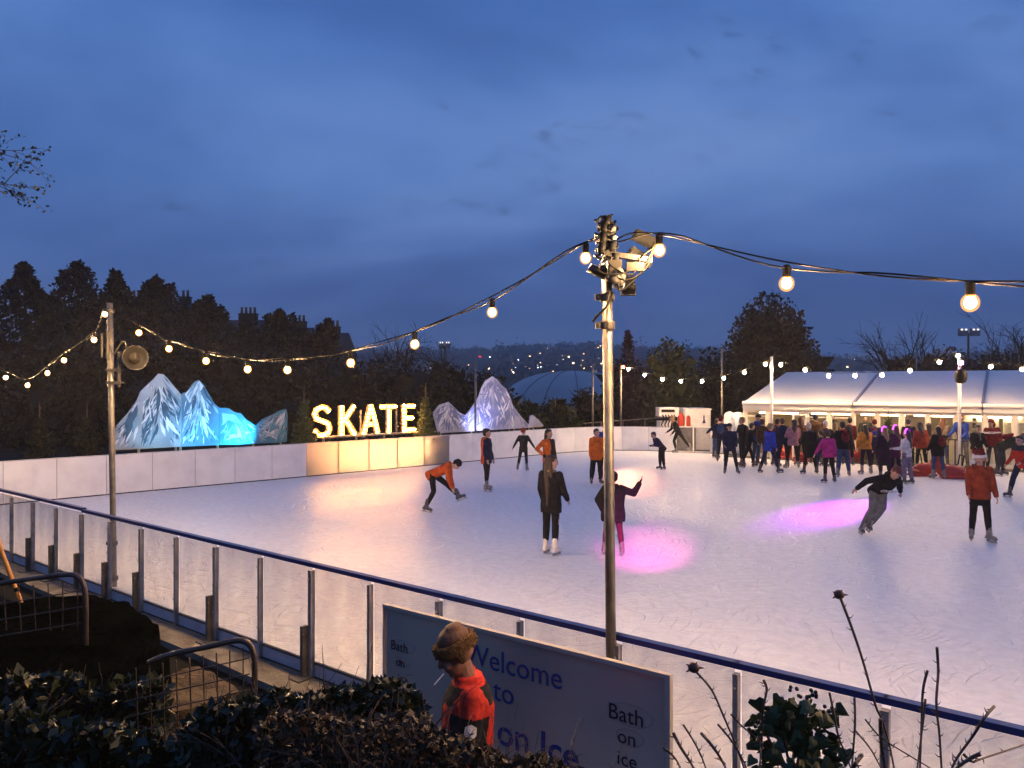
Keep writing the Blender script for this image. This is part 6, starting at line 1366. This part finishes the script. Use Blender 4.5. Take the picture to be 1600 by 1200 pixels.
# ---- skaters in the open
crouch, Jc = person(676, 799, 82, 'child in an orange coat bent double with one leg stretched out', h=1.62, lean=66, headpitch=25, armP=(70, 4, 12, 6), armN=(72, 0, 18, 10), legP=(52, 4, 6), legN=(8, 6, 34), top='dorange', bottom='black', hat='beanie', hood=True, boots='dark', extra=dict(hatc='black'), gloves=None, skirt=.05)
def half(c, co, J, s): return 1 if c.y < -.035 else 0
person(760, 767, 62, 'man with an orange coat over a navy top standing before the right painted mountain', h=1.72, top=['dorange', 'navy'], split=half, bottom=('black', .95), hair='black', armP=(4, 6, 12, 0), armN=(10, 5, 12, 0), legP=(-6, 8, 4), legN=(10, 6, 6), headyaw=25, boots='grey', skirt=.10, hood=True, puff=1.08)
person(818, 737, 170, 'child in a dark coat and red hat with both arms held out', h=1.44, top='olive', bottom='black', hat='beanie', extra=dict(hatc='rust'), armP=(0, 30, 8, 0), armN=(0, 32, 6, 0), legP=(-2, 10, 6), legN=(2, 4, 6), boots='grey', skirt=.10, gloves='black', headyaw=-30)
def orfront(c, co, J, s): return 1 if (c.y < -.02 and c.x > -.02) or c.x > .13 else 0
person(857, 768, 40, 'long-haired woman in a bright orange jacket with a hand on her hip', h=1.70, top=['orange', 'olive'], split=orfront, bottom='black', hair='dark', hairlen=.28, armN=(-25, 38, 70, 60), armP=(5, 6, 10, 0), gloves='black', boots='white', headyaw=15, skirt=.06, puff=1.05)
girl, Jg = person(861, 866, 150, 'girl in a black coat with a long brown ponytail, white-striped leggings and white skates', h=1.70, top='black', bottom='black', hair='brown', hairlen=.52, armP=(8, 12, 22, 8), armN=(14, 10, 26, 8), legP=(3, 2, 4), legN=(-4, 2, 2), boots='white', skirt=.13, puff=1.12, headyaw=-45, toe=(4, 4))
st = MB()
for a, b in (('hipN', 'kneeN'), ('kneeN', 'ankN')):
    o_ = Vector((-.058, .012, 0)); k = .076 if a == 'hipN' else .0
    p0, p1 = Jg[a] + Vector((-.072 if a == 'hipN' else -.050, .0, -.1 if a == 'hipN' else 0)), Jg[b] + Vector((-.052 if a == 'hipN' else -.036, .0, .09 if b == 'ankN' else 0)); st.beam(p0, p1, .030, .018)
st.build('white_stripe', cm('white'), girl, world=False)
person(958, 870, 176, 'child in a dark coat raising one hand, half behind the near steel pole', h=1.42, top='black', bottom='plum', hair='dark', hat='beanie', armN=(0, 70, 0, -80), armP=(-6, 34, 6, 58), legP=(2, 7, 3), legN=(-2, 7, 3), boots='grey', skirt=.14, puff=1.3, wide=1.15, gloves='black', hood=True, toe=(3, 3))
person(932, 757, 8, 'smiling person in a bright orange jacket and baggy black trousers left of the near pole', h=1.62, top='orange', bottom=('black', 1.35), hair='brown', armP=(5, 6, 8, 0), armN=(5, 6, 8, 0), skirt=.10, hood=True, headyaw=15, puff=1.1)
person(946, 751, 0, 'man in a blue coat behind the orange-jacketed person at the near pole', h=1.78, top='blue', bottom='black', hair='ginger', skirt=.06)
person(1034, 735, -72, 'child in a navy coat bending forward with a hand raised to the mouth', h=1.40, lean=42, headpitch=-12, top='navy', bottom=('black', 1.2), hair='brown', armP=(30, 0, 105, 10), armN=(28, 0, 100, 14), legP=(0, 3, 6), legN=(3, 3, 6), skirt=.08, boots='dark')
person(1060, 708, -80, 'dark-clothed skater leaning on a stretched leg beside the clear gate', h=1.70, lean=28, top='black', bottom='black', hair='blond', armP=(30, 8, 40, 0), armN=(35, 8, 50, 0), legP=(-34, 3, 4), legN=(22, 3, 36), boots='grey')
hood, Jh = person(1362, 828, 8, 'skater in a black hoodie with white lettering leaning hard over grey trousers', pos=G(1372, 831), h=1.74, lean=52, tilt=4, headpitch=10, top='black', bottom=('grey', 1.25), hair='red', armP=(-8, 40, 22, 10), armN=(-8, 46, 20, 18), legP=(36, -30, 42, -34), legN=(28, 24, 30, 32), boots='dark', hood=True, puff=1.12, headyaw=-18, skirt=-.02, toe=(-18, 20))
santa, Js = person(1531, 846, -22, 'woman in a rust jumper and red Santa hat with white ear muffs looking left', h=1.66, top='rust', bottom='black', hair='ginger', hairlen=.30, hat='santa', armP=(4, 12, 14, 2), armN=(14, 8, 16, 4), legP=(2, 5, 3), legN=(-4, 3, 3), boots='grey', skirt=.04, puff=1.1, headyaw=-22, toe=(30, 10))
sh = MB(); sh.stack([(-.24, .172, .12, 0), (-.1, .17, .125, 0), (0, .162, .12, 0)], Js['pelvis'], Matrix.Identity(3)); o = sh.build('shorts', cm('black'), santa, world=False); remesh(o, .013, 1)
Mt = Matrix.Translation(Jh['T'](-.13, -.155, .20)) @ (Jh['Tm'] @ rot('X', 90)).to_4x4()
text('hoodie_lettering', 'CRAZY', cm('white'), .105, Mt, hood, .003, bold=.004)
# ---- the crowd in front of the marquee
CR = 'crowd of skaters before the marquee'
def cr(px, fy, rz, label, **k): k.setdefault('group', CR); return person(px, fy, rz, label, **k)
cr(1128, 722, 150, 'skater in a dark coat and red bobble hat holding an arm out by the gate', h=1.72, top='navy', bottom='black', hat='bobble', extra=dict(hatc='maroon'), armP=(10, 62, 4, 10), puff=1.1)
cr(1118, 716, 120, 'skater with a dark hood and pale legs nearest the clear gate', h=1.55, top='navy', bottom='jeans', hair='brown', armP=(30, 40, 30, 0))
cr(1141, 741, -8, 'man in a flat dark cap and navy coat at the left front of the crowd', h=1.66, top='navy', bottom='black', hat='cap', legP=(2, 8, 3), legN=(0, 6, 2), puff=1.1, skirt=.08, headpitch=8, boots='dark')
cr(1160, 728, -70, 'fair-haired woman in a black coat looking left behind the capped man', h=1.76, top='black', bottom='black', hair='blond', skirt=.1)
cr(1169, 731, 95, 'skater in black stooping forward between the capped man and the blue jackets', h=1.62, top='black', bottom='black', hair='dark', lean=14, legP=(24, 3, 10), legN=(-20, 3, 8), boots='brown')
cr(1182, 726, 120, 'tall person in a bright blue jacket with raised hood behind the black coats', h=1.84, top='blue', bottom='jeans', hat='cap', hood=True, lean=8)
cr(1190, 727, 160, 'curly dark-haired person in a brown coat left of the royal blue jacket', h=1.68, top='brown', bottom='jeans', hair='brown', puff=1.15)
cr(1201, 740, 118, 'person in a royal blue jacket striding right with legs apart', h=1.68, top='bright', bottom='navy', hair='blond', legP=(-10, 6, 4), legN=(22, 8, 8), skirt=.08, boots='dark', headyaw=-20)
cr(1213, 728, 110, 'woman in grey scarf and navy coat beside the royal blue jacket', h=1.70, top=['navy', 'grey'], split=lambda c, co, J, s: 1 if c.z > .42 else 0, bottom='black', hair='dark')
cr(1224, 731, 170, 'broad person in a dark navy anorak behind the pink jacket', h=1.74, top='navy', bottom='navy', hair='brown', hood=True, puff=1.15)
cr(1239, 732, 176, 'woman in a dusty pink jacket and black leggings seen from behind', h=1.70, top='mauve', bottom='black', hair='brown', hairlen=.12, legP=(0, 7, 2), legN=(2, 7, 3), skirt=.05, boots='grey', puff=1.1)
cr(1252, 727, 200, 'long-haired brunette between the pink jacket and the pompom beanie', h=1.74, top='brown', bottom='black', hair='red', hairlen=.25)
cr(1266, 741, 182, 'skater in a long black coat and cream pompom beanie seen from behind', h=1.66, top='black', bottom='black', hat='pom', extra=dict(hatc='cream'), skirt=.30, legP=(0, 9, 2), legN=(4, 10, 4), puff=1.15)
cr(1275, 724, 165, 'tall man in a brown jacket with short hair in the middle of the crowd', h=1.84, top='brown', bottom='dkgrey', hair='dark', broad=1.1, puff=1.12)
cr(1283, 741, 170, 'child in dark clothes left of the magenta jumper', h=1.42, top='dkgrey', bottom='jeans', hair='brown', armN=(4, 12, 10, 0))
cr(1295, 755, 184, 'person in a bright magenta jumper and black leggings with an arm held out', h=1.56, top='magenta', bottom='black', hair='brown', armP=(0, 34, 4, 0), armN=(4, 12, 10, 0), legP=(0, 6, 2), legN=(3, 8, 4), wide=1.14, puff=1.12, boots='dark', skirt=.02)
cr(1291, 729, 180, 'child in a white bobble hat behind the magenta jumper', h=1.60, top='dkgrey', bottom='black', hat='bobble', extra=dict(hatc='white'))
cr(1304, 731, 175, 'fair-haired person in an olive coat behind the magenta jumper', h=1.58, top='olive', bottom='black', hair='blond', hairlen=.15)
cr(1318, 745, 178, 'man in a black coat and blue jeans right of the magenta jumper', h=1.76, top='black', bottom=('jeans', 1.15), hair='dark', legP=(0, 8, 2), legN=(8, 8, 6), broad=1.1, puff=1.1, boots='grey')
cr(1326, 727, 150, 'dark-haired person in maroon behind the man in jeans', h=1.74, top='maroon', bottom='black', hair='black')
cr(1353, 741, 184, 'long-haired woman in an orange-yellow jacket right of the red chairs', h=1.62, top='yellow', bottom='black', hair='brown', hairlen=.22, skirt=.0, boots='grey', puff=1.12)
cr(1365, 729, 150, 'person in a dark coat and crimson hat behind the orange-yellow jacket', h=1.68, top='navy', bottom='black', hat='beanie', extra=dict(hatc='maroon'))
cr(1368, 738, 165, 'child in a blue bobble hat beside the glowing headbands', h=1.36, top='navy', bottom='black', hat='beanie', extra=dict(hatc='blue'))
cr(1382, 751, 192, 'leftmost of three people with glowing purple headbands, in a long black coat', h=1.62, top='black', bottom='black', hair='blond', hat='led', hairlen=.12, skirt=.38, puff=1.2, group='people with glowing purple headbands')
cr(1399, 746, 205, 'middle of three people with glowing purple headbands, in a dark purple coat', h=1.62, top='plum', bottom='black', hair='ginger', hat='led', hairlen=.12, skirt=.2, puff=1.1, group='people with glowing purple headbands')
cr(1417, 757, 215, 'rightmost of three people with glowing purple headbands, in a pale top and lilac trousers', h=1.60, top='white', bottom=('lilac', 1.25), hair='brown', hat='led', hairlen=.26, boots='dark', group='people with glowing purple headbands')
cr(1420, 730, 150, 'dark-haired man behind the pale-topped headband wearer', h=1.72, top='black', bottom='black', hair='black')
cr(1440, 737, 180, 'broad person in a rust orange jacket standing behind a red skating aid', h=1.66, top='rust', bottom='black', hair='black', wide=1.08, puff=1.15, skirt=.04, hairlen=.08)
cr(1452, 731, 170, 'long-haired person in a tan coat right of the rust orange jacket', h=1.56, top='tan', bottom='black', hair='black', hairlen=.2)
cr(1466, 748, 182, 'person in a black jacket and dark jeans right of the rust orange jacket', h=1.62, top='black', bottom='jeans', hair='black', skirt=.12, puff=1.15, boots='grey', hairlen=.05)
cr(1474, 729, 140, 'ginger-haired woman in a beige coat behind the black jacket', h=1.74, top='beige', bottom='jeans', hair='ginger', hairlen=.2, skirt=.1)
cr(1505, 731, -62, 'tall man in a blue jacket resting a gloved hand on the handrail', h=1.92, lean=14, headpitch=-12, top='blue', bottom='grey', hair='ginger', armN=(48, 8, 22, 0), armP=(30, 6, 40, 0), gloves='black', puff=1.1)
cr(1526, 741, -10, 'person in a black jacket and dark red trousers stooping at the red skating aid', h=1.62, lean=10, top='black', bottom=('maroon', 1.2), hair='brown', legP=(14, 6, 16), legN=(26, 6, 34), puff=1.15)
cr(1551, 738, -30, 'person in a maroon hood with a white stripe behind the bending skater', h=1.78, top=['maroon', 'white'], split=lambda c, co, J, s: 1 if .33 < c.z < .385 and abs(c.x) < .3 else 0, bottom='dkgrey', hat='hood', extra=dict(hatc='maroon'), puff=1.1)
cr(1566, 744, 75, 'skater in an olive coat bending forward with both arms down', h=1.74, lean=62, headpitch=20, top='olive', bottom=('dkgrey', 1.15), hair='brown', armP=(60, 6, 10, 0), armN=(66, 6, 14, 0), legP=(10, 6, 10), legN=(-12, 6, 6), puff=1.2, boots='dark')
cr(1590, 729, 20, 'figure in dark blue standing at the right edge before the marquee', h=1.84, top='navy', bottom='black', hair='dark')
cr(1597, 778, -70, 'skater in a red coat striding in from the right edge', h=1.66, top=['red', 'dkgrey'], split=lambda c, co, J, s: 1 if c.z > .40 else 0, bottom=('navy', 1.1), hair='brown', legP=(-20, 4, 8), legN=(26, 4, 12), lean=8, armN=(20, 10, 30, 0), boots='dark')
# people inside the marquee
for (u, v, lab, tp, hr_) in ((2.35, 1.5, 'dark-haired person indoors just beyond the open marquee door', 'black', 'dark'), (2.9, 2.6, 'person in brown far inside the open marquee door', 'brown', 'brown'), (4.35, 1.1, 'figure in black behind the marquee window near the red chairs', 'black', 'black'), (1.95, 3.0, 'person in beige deep inside the marquee left of the door', 'beige', 'brown')):
    q = MQ(u, v, .01); person(0, 0, random.uniform(-60, 60), lab, pos=q, h=1.72, top=tp, bottom='black', hair=hr_, group='people inside the marquee', skates=False, z=.01)
# ---- marshal in the foreground
def mjk(c, co, J, s):
    if c.z > .492: return 0                  # red collar
    if c.z > .40 and abs(c.x) < .135: return 1      # dark yoke
    for nm in 'PN':
        a, b = J['sh' + nm], J['el' + nm]; t = (co - a).dot(b - a) / (b - a).length_squared; d_ = (co - (a + (b - a) * max(0, min(1, t)))).length
        if abs(c.x) > .13 and t > .30 and d_ < .12: 
            return 2 if .90 < t < 1.04 else (1 if t < .90 else 0)
    return 1 if abs(c.x) < .05 else 0
mar, Jm = person(0, 0, -82, 'rink steward in a red and black jacket and fur-trimmed hat looking down before the sign', pos=(-.26, 4.66, -.40), h=1.86, top=['red', 'black', 'white'], split=mjk, bottom='black', hat='fur', hair='grey', skates=False, headpitch=22, lean=1, armP=(8, 8, 26, 6), armN=(10, 8, 26, 6), puff=1.12, skirt=.1, vox=.0085, group=None, skin=mat('skin_shaded', (.20, .10, .06), .55, 0, .15, 12, .1, 60))  # shade on the face is put into his darker skin colour
Hp = Jm['Hp']; Hmm = Jm['Hm']; hs = Jm['hs']
fb_ = MB(); pts = [Hp(.088 * math.cos(a), .010 + .104 * math.sin(a), .052 + .004 * math.sin(3 * a)) for a in [2 * PI * i / 30 for i in range(31)]]
for dz in (-.020, .0, .020): fb_.tube([q + Hmm @ Vector((0, 0, dz)) for q in pts], .020, 8)
for i in range(90):
    a = random.uniform(0, 2 * PI); q = Hp(.102 * math.cos(a), .010 + .118 * math.sin(a), .052 + random.uniform(-.032, .032)); fb_.ell(q, [random.uniform(.006, .011)] * 3, None, 6, 4)
for sd in (-1, 1): fb_.ell(Hp(sd * .088, .02, .012), (.02, .035, .05), Hmm, 10, 8)
o = fb_.build('fur_band', mat('brown_fur', (.10, .055, .022), .95, 0, .45, 45, 1.0, 120), mar, False, world=False); remesh(o, .006, 1)
cw = MB(); cw.ell(Hp(0, .012, .085), [.076 * hs, .088 * hs, .062 * hs], Hmm, 18, 12); cw.ell(Hp(0, .03, .13), [.05 * hs, .055 * hs, .03 * hs], Hmm, 12, 8)
o = cw.build('hat_crown', mat('tan_leather', (.085, .036, .017), .75, 0, .2, 14, .3, 30), mar, False, world=False); remesh(o, .008, 2)
cg = MB(); cg.tube([Hp(.012, -.10, -.06), Hp(.02, -.165, -.088)], .0042, 8); cg.build('cigarette', mat('paper_white', (.75, .72, .68), .6), mar, False, world=False)
# sleeve badge and reflective piping
a, b = Jm['shP'], Jm['elP']; ax_ = (b - a).normalized(); mid = a.lerp(b, .52); outw = Vector((1, 0, 0)); outw = (outw - ax_ * outw.dot(ax_)).normalized(); sd_ = ax_.cross(outw).normalized()
rr = .079
def onarm(x, y): ang = x / rr; return mid + ax_ * y + (outw * math.cos(ang) + sd_ * math.sin(ang)) * rr
bd = MB(); hexp = [(0, -.043), (.034, -.026), (.036, .014), (.016, .040), (-.016, .040), (-.036, .014), (-.034, -.026)]
vs = [onarm(0, 0)] + [onarm(x * 1.0, y) for x, y in hexp]; bd.add(vs, [(0, i, i % 7 + 1) for i in range(1, 8)]); bd.add([v + (v - mid).normalized() * .003 for v in vs], [(0, i, i % 7 + 1) for i in range(1, 8)])
bd.build('sleeve_badge', cm('white'), mar, False, world=False)
ln = MB(); 
for (x0, y0, x1, y1) in ((-.02, -.02, .0, .012), (.0, .012, .022, -.004), (.0, .012, .008, .03), (-.018, .006, .0, .012)): ln.tube([onarm(x0, y0) * 1 + outw * .005, onarm(x1, y1) + outw * .005], .0018, 5)
ln.build('badge_lines', cm('black'), mar, False, world=False)
bake_all()
finish_boots()
# even mist volume added round everything to give bulbs a glow; sky outside it
hz = MB(); hz.box((0, 0, 90), (5200, 5200, 186))
o = hz.build('glow_haze', []); o['kind'] = 'stuff'
m = bpy.data.materials.new('mist'); m.use_nodes = True; N, L = nodes_of(m); N.clear(); out_ = N.new('ShaderNodeOutputMaterial'); v = N.new('ShaderNodeVolumePrincipled')
v.inputs['Density'].default_value = .0007; v.inputs['Color'].default_value = (.9, .92, .96, 1); v.inputs['Anisotropy'].default_value = .2; L.new(v.outputs[0], out_.inputs['Volume']); o.data.materials.append(m)
